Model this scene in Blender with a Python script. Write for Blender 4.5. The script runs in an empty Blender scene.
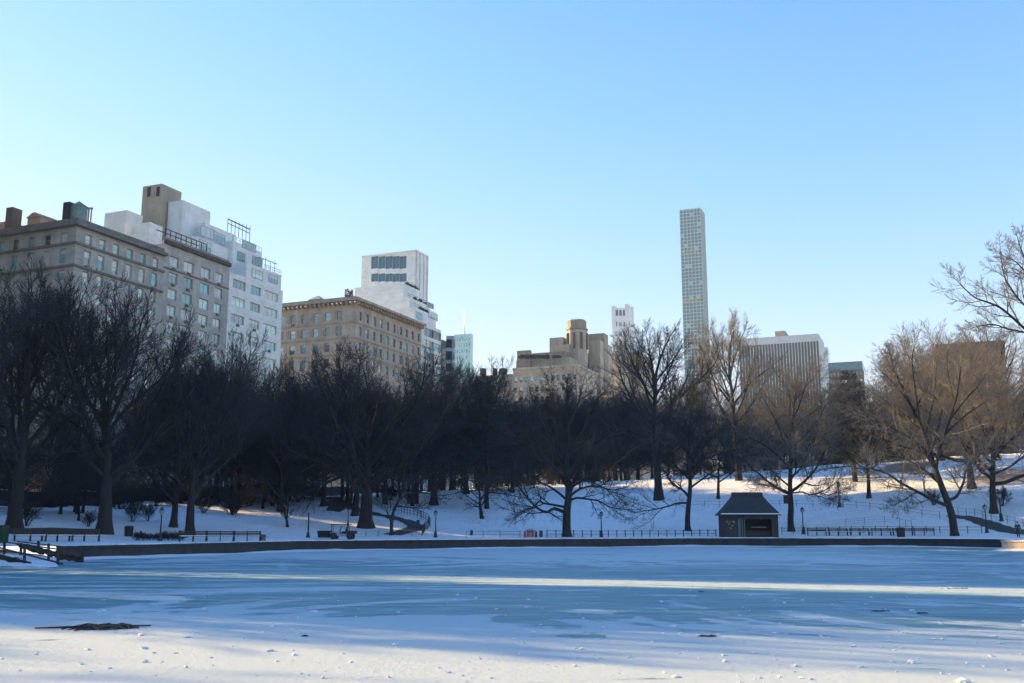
import bpy, bmesh, math, random
import numpy as np
from mathutils import Vector
R = math.radians
C = bpy.context.scene.collection
sc = bpy.context.scene
rnd = random.Random(7)

# ------------------------------------------------------------------ camera model
H, F, CX, CY = 2.3, 1000.0, 512.0, 341.5
PT = math.atan(0.1855)
cP, sP = math.cos(PT), math.sin(PT)
def ray(px, py):
    u, v = (px - CX) / F, (CY - py) / F
    dy = cP - v * sP
    return u / dy, (sP + v * cP) / dy
def at(px, py, Y):
    a, b = ray(px, py)
    return (a * Y, Y, H + b * Y)
def on_z(px, py, z):
    a, b = ray(px, py)
    return at(px, py, (z - H) / b)
# avenue frame: t runs along the avenue (away), d runs towards the avenue (left)
AV = R(22.5)
sA, cA = math.sin(AV), math.cos(AV)
def TD(t, d, z=0.0):
    return (-d * cA + t * sA, d * sA + t * cA, z)
def Fd(px, py, d):                       # hit the vertical plane d = const -> t, z
    a, b = ray(px, py)
    Y = d / (-a * cA + sA)
    return Y * (a * sA + cA), H + b * Y
def Ft(px, py, t):
    a, b = ray(px, py)
    Y = t / (a * sA + cA)
    return Y * (-a * cA + sA), H + b * Y

# ------------------------------------------------------------------ pond outline and terrain
PC = np.array([2.0, 52.0])
_shore_px = [(60, 560), (100, 558.6), (150, 557), (225, 554), (300, 551.2), (400, 549.6), (500, 548.4), (600, 547.4),
             (700, 546.4), (800, 546.4), (900, 546.9), (983, 547.8)]
SHORE_FAR = [on_z(x, y, 0)[:2] for x, y in _shore_px]
SHORE = ([(-40, 2.6), (-62, 12), (-66, 34), (-48, 60)] + SHORE_FAR + [(54.8, 109), (49.2, 102.5), (57, 92), (73, 85), (80, 60), (76, 30), (58, 8), (32, 2.6)])
SH = np.array(SHORE)
def shore_dist(X, Y):
    X = np.asarray(X, float); Y = np.asarray(Y, float)
    best = np.full(X.shape, 1e9)
    inside = np.zeros(X.shape, bool)
    n = len(SH)
    for i in range(n):
        ax, ay = SH[i]; bx, by = SH[(i + 1) % n]
        ex, ey = bx - ax, by - ay
        q = np.clip(((X - ax) * ex + (Y - ay) * ey) / (ex * ex + ey * ey), 0, 1)
        best = np.minimum(best, np.hypot(X - ax - q * ex, Y - ay - q * ey))
        cr = ((ay > Y) != (by > Y))
        xi = ax + (Y - ay) / (by - ay if by != ay else 1e-9) * ex
        inside ^= cr & (X < xi)
    return best, inside
BUMPS = []
def add_bump(px, py, z, rx, ry, h):
    p = on_z(px, py, z); BUMPS.append((p[0], p[1], rx, ry, h))
add_bump(330, 535, 1.05, 9, 1.6, .28); add_bump(490, 535.5, .95, 6, 1.3, .45); add_bump(395, 534, 1.0, 8, 2.0, .25)
add_bump(225, 541, .95, 8, 1.6, .16); add_bump(640, 535.6, .95, 10, 1.2, .12); add_bump(120, 545, .95, 4, 1.2, .15)
def smoothstep(a, b, x):
    q = np.clip((x - a) / (b - a), 0, 1); return q * q * (3 - 2 * q)
def height(X, Y):
    X = np.asarray(X, float); Y = np.asarray(Y, float)
    s, ins = shore_dist(X, Y)
    slope = np.clip(.150 + .0010 * X, .085, .235)
    front = smoothstep(25, 70, Y)
    w = 2.6
    k = w * np.log1p(np.exp(np.clip((s - 11.5) / w, -30, 30)))
    ramp = slope * k * front + .01 * np.minimum(s, 60)
    cap = np.clip(9.2 + .065 * X, 7.0, 14.6) - .012 * np.clip(Y - 210, 0, 240)
    cap = np.maximum(cap, 6.5) * front + 1.5 * (1 - front)
    soft = 1.1
    m = -soft * np.log(np.exp(-ramp / soft) + np.exp(-cap / soft)) + soft * np.log(1 + np.exp(-cap / soft))
    und = (.22 * np.sin(X * .21 + 1.3) * np.sin(Y * .17 + .4) + .12 * np.sin(X * .47 + Y * .31) + .06 * np.sin(X * .9 - Y * 1.1 + 2)) * smoothstep(9, 30, s)
    h = .98 + np.maximum(m, 0) + und
    for bx, by, rx, ry, bh in BUMPS:
        h = h + bh * np.exp(-((X - bx) / rx) ** 2 - ((Y - by) / ry) ** 2) * smoothstep(.3, 1.4, s)
    return h
def hz(x, y):
    return float(height(np.array([x]), np.array([y]))[0])
def ground_at(px, py):
    a, b = ray(px, py)
    Y = np.arange(55, 420, .25)
    Xs = a * Y
    s, ins = shore_dist(Xs, Y)
    hh = height(Xs, Y)
    zz = H + b * Y
    ok = (~ins) & (s > .3) & (zz <= hh)
    i = int(np.argmax(ok)) if ok.any() else len(Y) - 1
    return (a * Y[i], Y[i], float(hh[i]))
def ground_Y(px, Y):
    a, b = ray(px, 520)
    return (a * Y, Y, hz(a * Y, Y))

# ------------------------------------------------------------------ object helpers
def tag(o, label=None, cat=None, group=None, kind=None):
    if label: o['label'] = label
    if cat: o['category'] = cat
    if group: o['group'] = group
    if kind: o['kind'] = kind
    return o
def thing(name, label, cat, loc=(0, 0, 0), rz=0.0, group=None):
    o = bpy.data.objects.new(name, None); C.objects.link(o)
    o.empty_display_size = .3
    o.location = loc; o.rotation_euler = (0, 0, rz)
    return tag(o, label, cat, group)
def np_mesh(name, V, Q, mat, smooth=False, T=None):
    me = bpy.data.meshes.new(name)
    V = np.asarray(V, np.float32); Q = np.asarray(Q, np.int32).reshape(-1, 4)
    nt = 0 if T is None else len(T)
    me.vertices.add(len(V)); me.vertices.foreach_set('co', V.ravel())
    loops = Q.ravel() if not nt else np.concatenate([Q.ravel(), np.asarray(T, np.int32).ravel()])
    me.loops.add(len(loops)); me.loops.foreach_set('vertex_index', loops)
    me.polygons.add(len(Q) + nt)
    st = np.arange(len(Q)) * 4
    if nt: st = np.concatenate([st, len(Q) * 4 + np.arange(nt) * 3])
    me.polygons.foreach_set('loop_start', st.astype(np.int32))
    me.update(calc_edges=True)
    if smooth: me.polygons.foreach_set('use_smooth', np.ones(len(Q) + nt, bool))
    if mat: me.materials.append(mat)
    return me
def link(name, me, parent=None, loc=(0, 0, 0), rz=0.0):
    o = bpy.data.objects.new(name, me); C.objects.link(o)
    o.parent = parent; o.location = loc; o.rotation_euler = (0, 0, rz)
    return o
def kids(o): return [c for c in C.objects if c.parent == o]
def copy_tree(o, children, parent=None):
    c = o.copy(); C.objects.link(c); c.parent = parent
    for ch in children.get(o.name, []): copy_tree(ch, children, c)
    return c
def child_map(root):
    m = {}
    def walk(o):
        m[o.name] = list(o.children)
        for ch in o.children: walk(ch)
    walk(root); return m

class MB:
    def __init__(s): s.v = []; s.f = []
    def add(s, vs, fs):
        n = len(s.v); s.v += [tuple(p) for p in vs]; s.f += [tuple(i + n for i in f) for f in fs]
    def hexa(s, b, t):
        s.add(list(b) + list(t), [(3, 2, 1, 0), (4, 5, 6, 7)] + [(i, (i + 1) % 4, 4 + (i + 1) % 4, 4 + i) for i in range(4)])
    def box(s, x0, x1, y0, y1, z0, z1):
        b = [(x0, y0), (x1, y0), (x1, y1), (x0, y1)]
        s.hexa([(x, y, z0) for x, y in b], [(x, y, z1) for x, y in b]); return s
    def td(s, t0, t1, d0, d1, z0, z1):                  # box in the avenue frame
        b = [(t0, d0), (t0, d1), (t1, d1), (t1, d0)]
        s.hexa([TD(t, d, z0) for t, d in b], [TD(t, d, z1) for t, d in b]); return s
    def frustum(s, c, r0, r1, z0, z1, k=8, ph=0):
        vs = [(c[0] + r * math.cos(ph + 2 * math.pi * i / k), c[1] + r * math.sin(ph + 2 * math.pi * i / k), z) for r, z in ((r0, z0), (r1, z1)) for i in range(k)]
        s.add(vs, [(i, (i + 1) % k, k + (i + 1) % k, k + i) for i in range(k)] + [tuple(range(k))[::-1], tuple(range(k, 2 * k))]); return s
    def lathe(s, prof, c=(0, 0, 0), k=10):
        vs = [(c[0] + r * math.cos(2 * math.pi * i / k), c[1] + r * math.sin(2 * math.pi * i / k), c[2] + z) for r, z in prof for i in range(k)]
        fs = []
        for j in range(len(prof) - 1):
            for i in range(k): fs.append((j * k + i, j * k + (i + 1) % k, (j + 1) * k + (i + 1) % k, (j + 1) * k + i))
        fs += [tuple(range(k))[::-1], tuple(range((len(prof) - 1) * k, len(prof) * k))]
        s.add(vs, fs); return s
    def tube(s, pts, r, k=6):
        pts = [Vector(p) for p in pts]; n = len(pts); vs = []
        for i, p in enumerate(pts):
            d = (pts[min(i + 1, n - 1)] - pts[max(i - 1, 0)]).normalized()
            u = d.cross(Vector((0, 0, 1)) if abs(d.z) < .9 else Vector((1, 0, 0))).normalized(); w = d.cross(u)
            rr = r[i] if isinstance(r, (list, tuple)) else r
            vs += [tuple(p + rr * (math.cos(2 * math.pi * j / k) * u + math.sin(2 * math.pi * j / k) * w)) for j in range(k)]
        fs = [(i * k + j, i * k + (j + 1) % k, (i + 1) * k + (j + 1) % k, (i + 1) * k + j) for i in range(n - 1) for j in range(k)]
        fs += [tuple(range(k))[::-1], tuple(range((n - 1) * k, n * k))]
        s.add(vs, fs); return s
    def beam(s, p, q, w, h):
        p, q = Vector(p), Vector(q); d = (q - p).normalized()
        u = d.cross(Vector((0, 0, 1)) if abs(d.z) < .95 else Vector((0, 1, 0))).normalized() * (w / 2); t = u.cross(d).normalized() * (h / 2)
        s.hexa([p - u - t, p + u - t, p + u + t, p - u + t], [q - u - t, q + u - t, q + u + t, q - u + t]); return s
    def sphere(s, c, r, k=10, m=6, sc_=(1, 1, 1)):
        prof = [(max(1e-3, r * math.sin(math.pi * j / m)), -r * math.cos(math.pi * j / m)) for j in range(m + 1)]
        n = len(s.v); s.lathe(prof, (0, 0, 0), k)
        for i in range(n, len(s.v)):
            x, y, z = s.v[i]; s.v[i] = (c[0] + x * sc_[0], c[1] + y * sc_[1], c[2] + z * sc_[2])
        return s
    def build(s, name, mat, parent=None, smooth=False, bevel=0):
        o0 = parent_world(parent)
        me = bpy.data.meshes.new(name)
        me.from_pydata([(x - o0[0], y - o0[1], z - o0[2]) for x, y, z in s.v], [], s.f)
        me.materials.append(mat)
        if smooth: me.polygons.foreach_set('use_smooth', [True] * len(me.polygons))
        o = link(name, me, parent)
        if bevel:
            b = o.modifiers.new('bevel', 'BEVEL'); b.width = bevel; b.segments = 2; b.limit_method = 'ANGLE'
        return o
def parent_world(p):
    x = y = z = 0.0
    while p is not None:
        x += p.location.x; y += p.location.y; z += p.location.z; p = p.parent
    return (x, y, z)

# ------------------------------------------------------------------ materials
def mat(name, col, rough=.7, metal=0.0, var=.25, scale=3.0, bump=0.0, bscale=None, spec=.5, col2=None, stretch=None):
    m = bpy.data.materials.new(name); m.use_nodes = True
    nt = m.node_tree; N = nt.nodes; L = nt.links
    b = N['Principled BSDF']; b.inputs['Roughness'].default_value = rough; b.inputs['Metallic'].default_value = metal
    b.inputs['Specular IOR Level'].default_value = spec
    tc = N.new('ShaderNodeTexCoord'); src = tc.outputs['Object']
    if stretch:
        mp = N.new('ShaderNodeMapping'); mp.inputs['Scale'].default_value = stretch; L.new(src, mp.inputs['Vector']); src = mp.outputs['Vector']
    no = N.new('ShaderNodeTexNoise'); no.inputs['Scale'].default_value = scale; no.inputs['Detail'].default_value = 6; no.inputs['Roughness'].default_value = .65
    L.new(src, no.inputs['Vector'])
    cr = N.new('ShaderNodeValToRGB')
    c2 = col2 or tuple(min(1, c * (1 + var)) for c in col); c1 = col if col2 else tuple(c * (1 - var) for c in col)
    cr.color_ramp.elements[0].position = .32; cr.color_ramp.elements[1].position = .68
    cr.color_ramp.elements[0].color = (*c1, 1); cr.color_ramp.elements[1].color = (*c2, 1)
    L.new(no.outputs['Fac'], cr.inputs['Fac']); L.new(cr.outputs['Color'], b.inputs['Base Color'])
    if bump:
        n2 = N.new('ShaderNodeTexNoise'); n2.inputs['Scale'].default_value = bscale or scale * 4; n2.inputs['Detail'].default_value = 5
        L.new(src, n2.inputs['Vector'])
        bp = N.new('ShaderNodeBump'); bp.inputs['Strength'].default_value = .6; bp.inputs['Distance'].default_value = bump
        L.new(n2.outputs['Fac'], bp.inputs['Height']); L.new(bp.outputs['Normal'], b.inputs['Normal'])
    return m
def masonry(m, bw, bh, dark=.82, mortar=.012, streak=.80):
    N, L = m.node_tree.nodes, m.node_tree.links; b = N['Principled BSDF']
    tc = N.new('ShaderNodeNewGeometry'); sx = N.new('ShaderNodeSeparateXYZ'); L.new(tc.outputs['Position'], sx.inputs[0])
    def mul(a, k):
        q = N.new('ShaderNodeMath'); q.operation = 'MULTIPLY'; L.new(a, q.inputs[0]); q.inputs[1].default_value = k; return q.outputs[0]
    def add(a, c):
        q = N.new('ShaderNodeMath'); q.operation = 'ADD'; L.new(a, q.inputs[0]); L.new(c, q.inputs[1]); return q.outputs[0]
    u = add(mul(sx.outputs['X'], sA - cA), mul(sx.outputs['Y'], cA + sA))
    cb = N.new('ShaderNodeCombineXYZ'); L.new(u, cb.inputs[0]); L.new(sx.outputs['Z'], cb.inputs[1])
    br = N.new('ShaderNodeTexBrick'); br.inputs['Scale'].default_value = 1; br.inputs['Brick Width'].default_value = bw; br.inputs['Row Height'].default_value = bh; br.inputs['Mortar Size'].default_value = mortar * bh * 3
    br.inputs['Color1'].default_value = (1, 1, 1, 1); br.inputs['Color2'].default_value = (.86, .86, .85, 1); br.inputs['Mortar'].default_value = (dark, dark, dark, 1)
    L.new(cb.outputs[0], br.inputs['Vector'])
    # rain streaks under the courses
    mp = N.new('ShaderNodeMapping'); mp.inputs['Scale'].default_value = (.55, .06, 1); L.new(cb.outputs[0], mp.inputs['Vector'])
    no = N.new('ShaderNodeTexNoise'); no.inputs['Scale'].default_value = 1; no.inputs['Detail'].default_value = 6; L.new(mp.outputs[0], no.inputs['Vector'])
    cr = N.new('ShaderNodeValToRGB'); cr.color_ramp.elements[0].position = .35; cr.color_ramp.elements[1].position = .6; cr.color_ramp.elements[0]
    cr.color_ramp.elements[0].color = (streak, streak, streak, 1); L.new(no.outputs['Fac'], cr.inputs['Fac'])
    src = b.inputs['Base Color'].links[0].from_socket
    for x in (br.outputs['Color'], cr.outputs['Color']):
        mx = N.new('ShaderNodeMixRGB'); mx.blend_type = 'MULTIPLY'; mx.inputs['Fac'].default_value = 1; L.new(src, mx.inputs['Color1']); L.new(x, mx.inputs['Color2']); src = mx.outputs['Color']
    L.new(src, b.inputs['Base Color'])
M = {}
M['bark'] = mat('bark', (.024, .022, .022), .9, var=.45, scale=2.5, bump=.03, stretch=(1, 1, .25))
M['bark_sunlit'] = mat('bark_sunlit', (.10, .085, .07), .9, var=.45, scale=2.5, bump=.03, stretch=(1, 1, .25))  # lighter copy of bark, warm sunlight put into the colour
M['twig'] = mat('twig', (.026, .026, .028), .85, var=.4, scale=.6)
M['twig_sunlit'] = mat('twig_sunlit', (.150, .132, .115), .85, var=.4, scale=.6)  # paler copy of twig for sunlit crowns, the sun is in the colour
M['needles'] = mat('needles', (.022, .034, .026), .7, var=.5, scale=.8)
M['limestone'] = mat('limestone', (.45, .44, .39), .85, var=.16, scale=.35, bump=.02)
M['limestone_dk'] = mat('limestone_dark', (.20, .19, .17), .85, var=.22, scale=.6, bump=.03)
M['tan_stone'] = mat('tan_stone', (.50, .415, .32), .85, var=.14, scale=.35, bump=.02)
M['tan_trim'] = mat('tan_trim', (.42, .345, .255), .85, var=.16, scale=.8, bump=.02)
M['white_brick'] = mat('white_brick', (.76, .78, .74), .8, var=.10, scale=.5, bump=.01)
M['white_stucco'] = mat('white_stucco', (.74, .76, .73), .8, var=.08, scale=.4)
M['olive_stucco'] = mat('olive_stucco', (.36, .32, .24), .85, var=.12, scale=.4)
M['orange_brick'] = mat('orange_brick', (.36, .26, .20), .85, var=.15, scale=.8)
M['beige'] = mat('beige_brick', (.44, .385, .30), .85, var=.15, scale=.2)
M['beige_dk'] = mat('beige_dark', (.30, .265, .21), .85, var=.18, scale=.2)
M['brown_brick'] = mat('brown_brick', (.15, .12, .10), .85, var=.2, scale=.25)
M['dark_brick'] = mat('dark_brick', (.075, .066, .062), .85, var=.2, scale=.25)
M['brown_roof'] = mat('brown_roof', (.085, .06, .055), .8, var=.25, scale=.5)
M['dark_metal'] = mat('dark_metal', (.03, .033, .035), .5, .3, var=.3, scale=3)
M['green_metal'] = mat('green_metal', (.03, .06, .05), .5, .2, var=.3, scale=3)
M['dark_glazing'] = mat('dark_glazing', (.028, .042, .052), .45, var=.3, scale=.05, spec=.2)
M['sunlit_stone'] = mat('sunlit_stone', (.46, .38, .30), .85, var=.25, scale=1.5, bump=.03)  # sunlight put into the stone colour of the wall's right end
M['sun_glint'] = mat('sun_glint', (.52, .36, .25), .4, .5, var=.3, scale=.2)  # gold sun glints put into a coppery colour
M['copper'] = mat('green_copper', (.16, .24, .22), .6, .2, var=.2, scale=1)
M['zinc'] = mat('zinc', (.32, .35, .36), .5, .4, var=.2, scale=1)
M['marble'] = mat('marble', (.40, .45, .48), .7, var=.06, scale=.05)
M['concrete'] = mat('white_concrete', (.33, .43, .44), .7, var=.06, scale=.05)
M['frame'] = mat('window_frame', (.30, .32, .32), .5, var=.15, scale=2)
M['frame_dk'] = mat('window_frame_dark', (.05, .05, .05), .5, var=.2, scale=2)
def glass(name, col, rough=.06, spec=.8):
    m = mat(name, col, rough, 0, var=.3, scale=.9, spec=spec)
    m.node_tree.nodes['Principled BSDF'].inputs['IOR'].default_value = 1.9
    return m
def blinds(m, top=3.0):
    N, L = m.node_tree.nodes, m.node_tree.links; b = N['Principled BSDF']
    oi = N.new('ShaderNodeObjectInfo'); tc = N.new('ShaderNodeTexCoord'); sx = N.new('ShaderNodeSeparateXYZ'); L.new(tc.outputs['Object'], sx.inputs[0])
    q = N.new('ShaderNodeMath'); q.operation = 'MULTIPLY'; L.new(oi.outputs['Random'], q.inputs[0]); q.inputs[1].default_value = top
    g = N.new('ShaderNodeMath'); g.operation = 'GREATER_THAN'; L.new(sx.outputs['Z'], g.inputs[0]); L.new(q.outputs[0], g.inputs[1])
    src = b.inputs['Base Color'].links[0].from_socket
    wn = N.new('ShaderNodeTexWhiteNoise'); wn.noise_dimensions = '1D'; L.new(oi.outputs['Random'], wn.inputs['W'])
    cr = N.new('ShaderNodeValToRGB'); cr.color_ramp.elements[0].color = (.35, .35, .34, 1); cr.color_ramp.elements[1].color = (1.25, 1.25, 1.2, 1); L.new(wn.outputs['Value'], cr.inputs['Fac'])
    mu = N.new('ShaderNodeMixRGB'); mu.blend_type = 'MULTIPLY'; mu.inputs['Fac'].default_value = 1; L.new(src, mu.inputs['Color1']); L.new(cr.outputs['Color'], mu.inputs['Color2'])
    mx = N.new('ShaderNodeMixRGB'); L.new(g.outputs[0], mx.inputs['Fac']); L.new(mu.outputs['Color'], mx.inputs['Color1']); mx.inputs['Color2'].default_value = (.50, .50, .45, 1)
    L.new(mx.outputs['Color'], b.inputs['Base Color'])
M['glass_blue'] = glass('glass_blue', (.11, .33, .36))  # bluish pane colours here and below hold part of the sky reflection
M['glass_pale'] = glass('glass_pale', (.42, .62, .60))
M['glass_blind'] = glass('glass_blind', (.52, .55, .53), .2, .4)
M['glass_dark'] = glass('glass_dark', (.018, .028, .035))
M['glass_plain'] = glass('glass_plain', (.02, .032, .04))
M['glass_tower'] = glass('glass_tower', (.05, .13, .17), .12, .35)
M['glass_sea'] = glass('glass_sea', (.22, .42, .42), .1)
for k in ('limestone', 'limestone_dk'): masonry(M[k], 1.5, .62)
for k in ('tan_stone', 'tan_trim'): masonry(M[k], 1.6, .66)
for k in ('beige', 'beige_dk', 'brown_brick'): masonry(M[k], .9, .42, .90)
masonry(M['white_brick'], 1.2, .42, .92, .012, .96)
for k in ('white_stucco', 'olive_stucco', 'marble', 'concrete'): masonry(M[k], 3.0, 2.4, .92, .003, .92)
for k in ('glass_blue', 'glass_pale', 'glass_dark'): blinds(M[k], {'glass_blue': 4.5, 'glass_pale': 3.0, 'glass_dark': 6.0}[k])
M['steel'] = mat('steel', (.35, .36, .37), .4, .8, var=.1)
M['ac'] = mat('air_conditioner', (.12, .12, .115), .6, var=.3, scale=4)
M['wood_dark'] = mat('wood_dark', (.04, .033, .03), .8, var=.35, scale=3, bump=.01)
M['slate'] = mat('slate_roof', (.026, .030, .034), .65, var=.35, scale=2.5, bump=.03, bscale=6)
M['green_paint'] = mat('green_paint', (.07, .13, .125), .6, var=.25, scale=3)
M['panel_dark'] = mat('dark_panel', (.030, .030, .032), .7, var=.3, scale=3)
M['paper'] = mat('paper', (.30, .25, .20), .8, var=.2, scale=6)
M['red_paint'] = mat('red_paint', (.42, .06, .03), .5, var=.25, scale=5)
M['rubber'] = mat('rubber', (.02, .02, .02), .85, var=.3, scale=5)
M['cart_grey'] = mat('cart_grey', (.28, .30, .32), .5, var=.2, scale=3)
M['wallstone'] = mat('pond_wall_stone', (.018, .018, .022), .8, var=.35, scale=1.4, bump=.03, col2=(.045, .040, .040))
M['parkwall'] = mat('park_wall_stone', (.035, .035, .037), .9, var=.4, scale=.8, bump=.06)
M['asphalt'] = mat('asphalt', (.045, .047, .052), .8, var=.3, scale=2)
M['soil'] = mat('soil_bed', (.05, .042, .04), .95, var=.4, scale=2, bump=.08)
M['skin'] = mat('skin', (.45, .30, .23), .6, var=.05)
M['coat_black'] = mat('coat_black', (.018, .018, .022), .85, var=.2)
M['coat_white'] = mat('coat_white', (.62, .60, .66), .8, var=.1)
M['coat_navy'] = mat('coat_navy', (.02, .025, .045), .85, var=.2)
M['jeans'] = mat('jeans', (.05, .08, .16), .85, var=.2)
M['hair'] = mat('hair', (.03, .02, .015), .7, var=.3)
M['leafpile'] = mat('dead_leaves', (.035, .03, .028), .9, var=.5, scale=8)
M['bright_green'] = mat('green_bin', (.015, .07, .03), .5, var=.2)

def nodes(m): return m.node_tree.nodes, m.node_tree.links
def snow_material():
    m = bpy.data.materials.new('snow'); m.use_nodes = True
    N, L = nodes(m); b = N['Principled BSDF']
    b.inputs['Roughness'].default_value = .75; b.inputs['Specular IOR Level'].default_value = .25
    tc = N.new('ShaderNodeTexCoord'); P = tc.outputs['Object']
    def noise(scale, det=5, vec=P, rough=.6):
        n = N.new('ShaderNodeTexNoise'); n.inputs['Scale'].default_value = scale; n.inputs['Detail'].default_value = det; n.inputs['Roughness'].default_value = rough
        L.new(vec, n.inputs['Vector']); return n.outputs['Fac']
    def ramp(fac, a, bb, c0, c1):
        r = N.new('ShaderNodeValToRGB'); r.color_ramp.elements[0].position = a; r.color_ramp.elements[1].position = bb
        r.color_ramp.elements[0].color = (*c0, 1); r.color_ramp.elements[1].color = (*c1, 1); L.new(fac, r.inputs['Fac']); return r.outputs['Color']
    base = ramp(noise(.35), .3, .7, (.78, .80, .82), (.88, .89, .90))
    # litter, leaves and trodden earth showing through in specks
    sp = N.new('ShaderNodeMath'); sp.operation = 'MULTIPLY'
    L.new(ramp(noise(2.6, 6), .57, .64, (0, 0, 0), (1, 1, 1)), sp.inputs[0]); L.new(ramp(noise(.09, 3), .43, .60, (0, 0, 0), (.75, .75, .75)), sp.inputs[1])
    mx = N.new('ShaderNodeMixRGB'); L.new(sp.outputs[0], mx.inputs['Fac']); L.new(base, mx.inputs['Color1']); mx.inputs['Color2'].default_value = (.20, .16, .13, 1)
    # bare grass and leaves at two worn places of the hill
    col = mx.outputs['Color']
    g1 = ground_at(905, 467); g2 = ground_at(1010, 478)
    for g, rr, c in ((g1, (9, 7), (.22, .11, .045)), (g2, (9, 9), (.16, .10, .06))):
        mp = N.new('ShaderNodeMapping'); mp.vector_type = 'POINT'; mp.inputs['Location'].default_value = (-g[0] / rr[0], -g[1] / rr[1], 0); mp.inputs['Scale'].default_value = (1 / rr[0], 1 / rr[1], 0)
        L.new(P, mp.inputs['Vector'])
        gr = N.new('ShaderNodeTexGradient'); gr.gradient_type = 'SPHERICAL'; L.new(mp.outputs['Vector'], gr.inputs['Vector'])
        ad = N.new('ShaderNodeMath'); ad.operation = 'MULTIPLY'; L.new(gr.outputs['Fac'], ad.inputs[0])
        r2 = N.new('ShaderNodeMath'); r2.operation = 'ADD'; L.new(noise(.5, 6), r2.inputs[0]); r2.inputs[1].default_value = .55; L.new(r2.outputs[0], ad.inputs[1])
        f = ramp(ad.outputs[0], .28, .55, (0, 0, 0), (.85, .85, .85))
        m2 = N.new('ShaderNodeMixRGB'); L.new(f, m2.inputs['Fac']); L.new(col, m2.inputs['Color1']); m2.inputs['Color2'].default_value = (*c, 1); col = m2.outputs['Color']
    L.new(col, b.inputs['Base Color'])
    bp = N.new('ShaderNodeBump'); bp.inputs['Strength'].default_value = 1.0; bp.inputs['Distance'].default_value = .22
    L.new(noise(1.3, 6, rough=.7), bp.inputs['Height']); L.new(bp.outputs['Normal'], b.inputs['Normal'])
    return m
M['snow'] = snow_material()
M['snow_plain'] = mat('snow_cap', (.83, .845, .865), .75, var=.05, scale=2, bump=.03)

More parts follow.
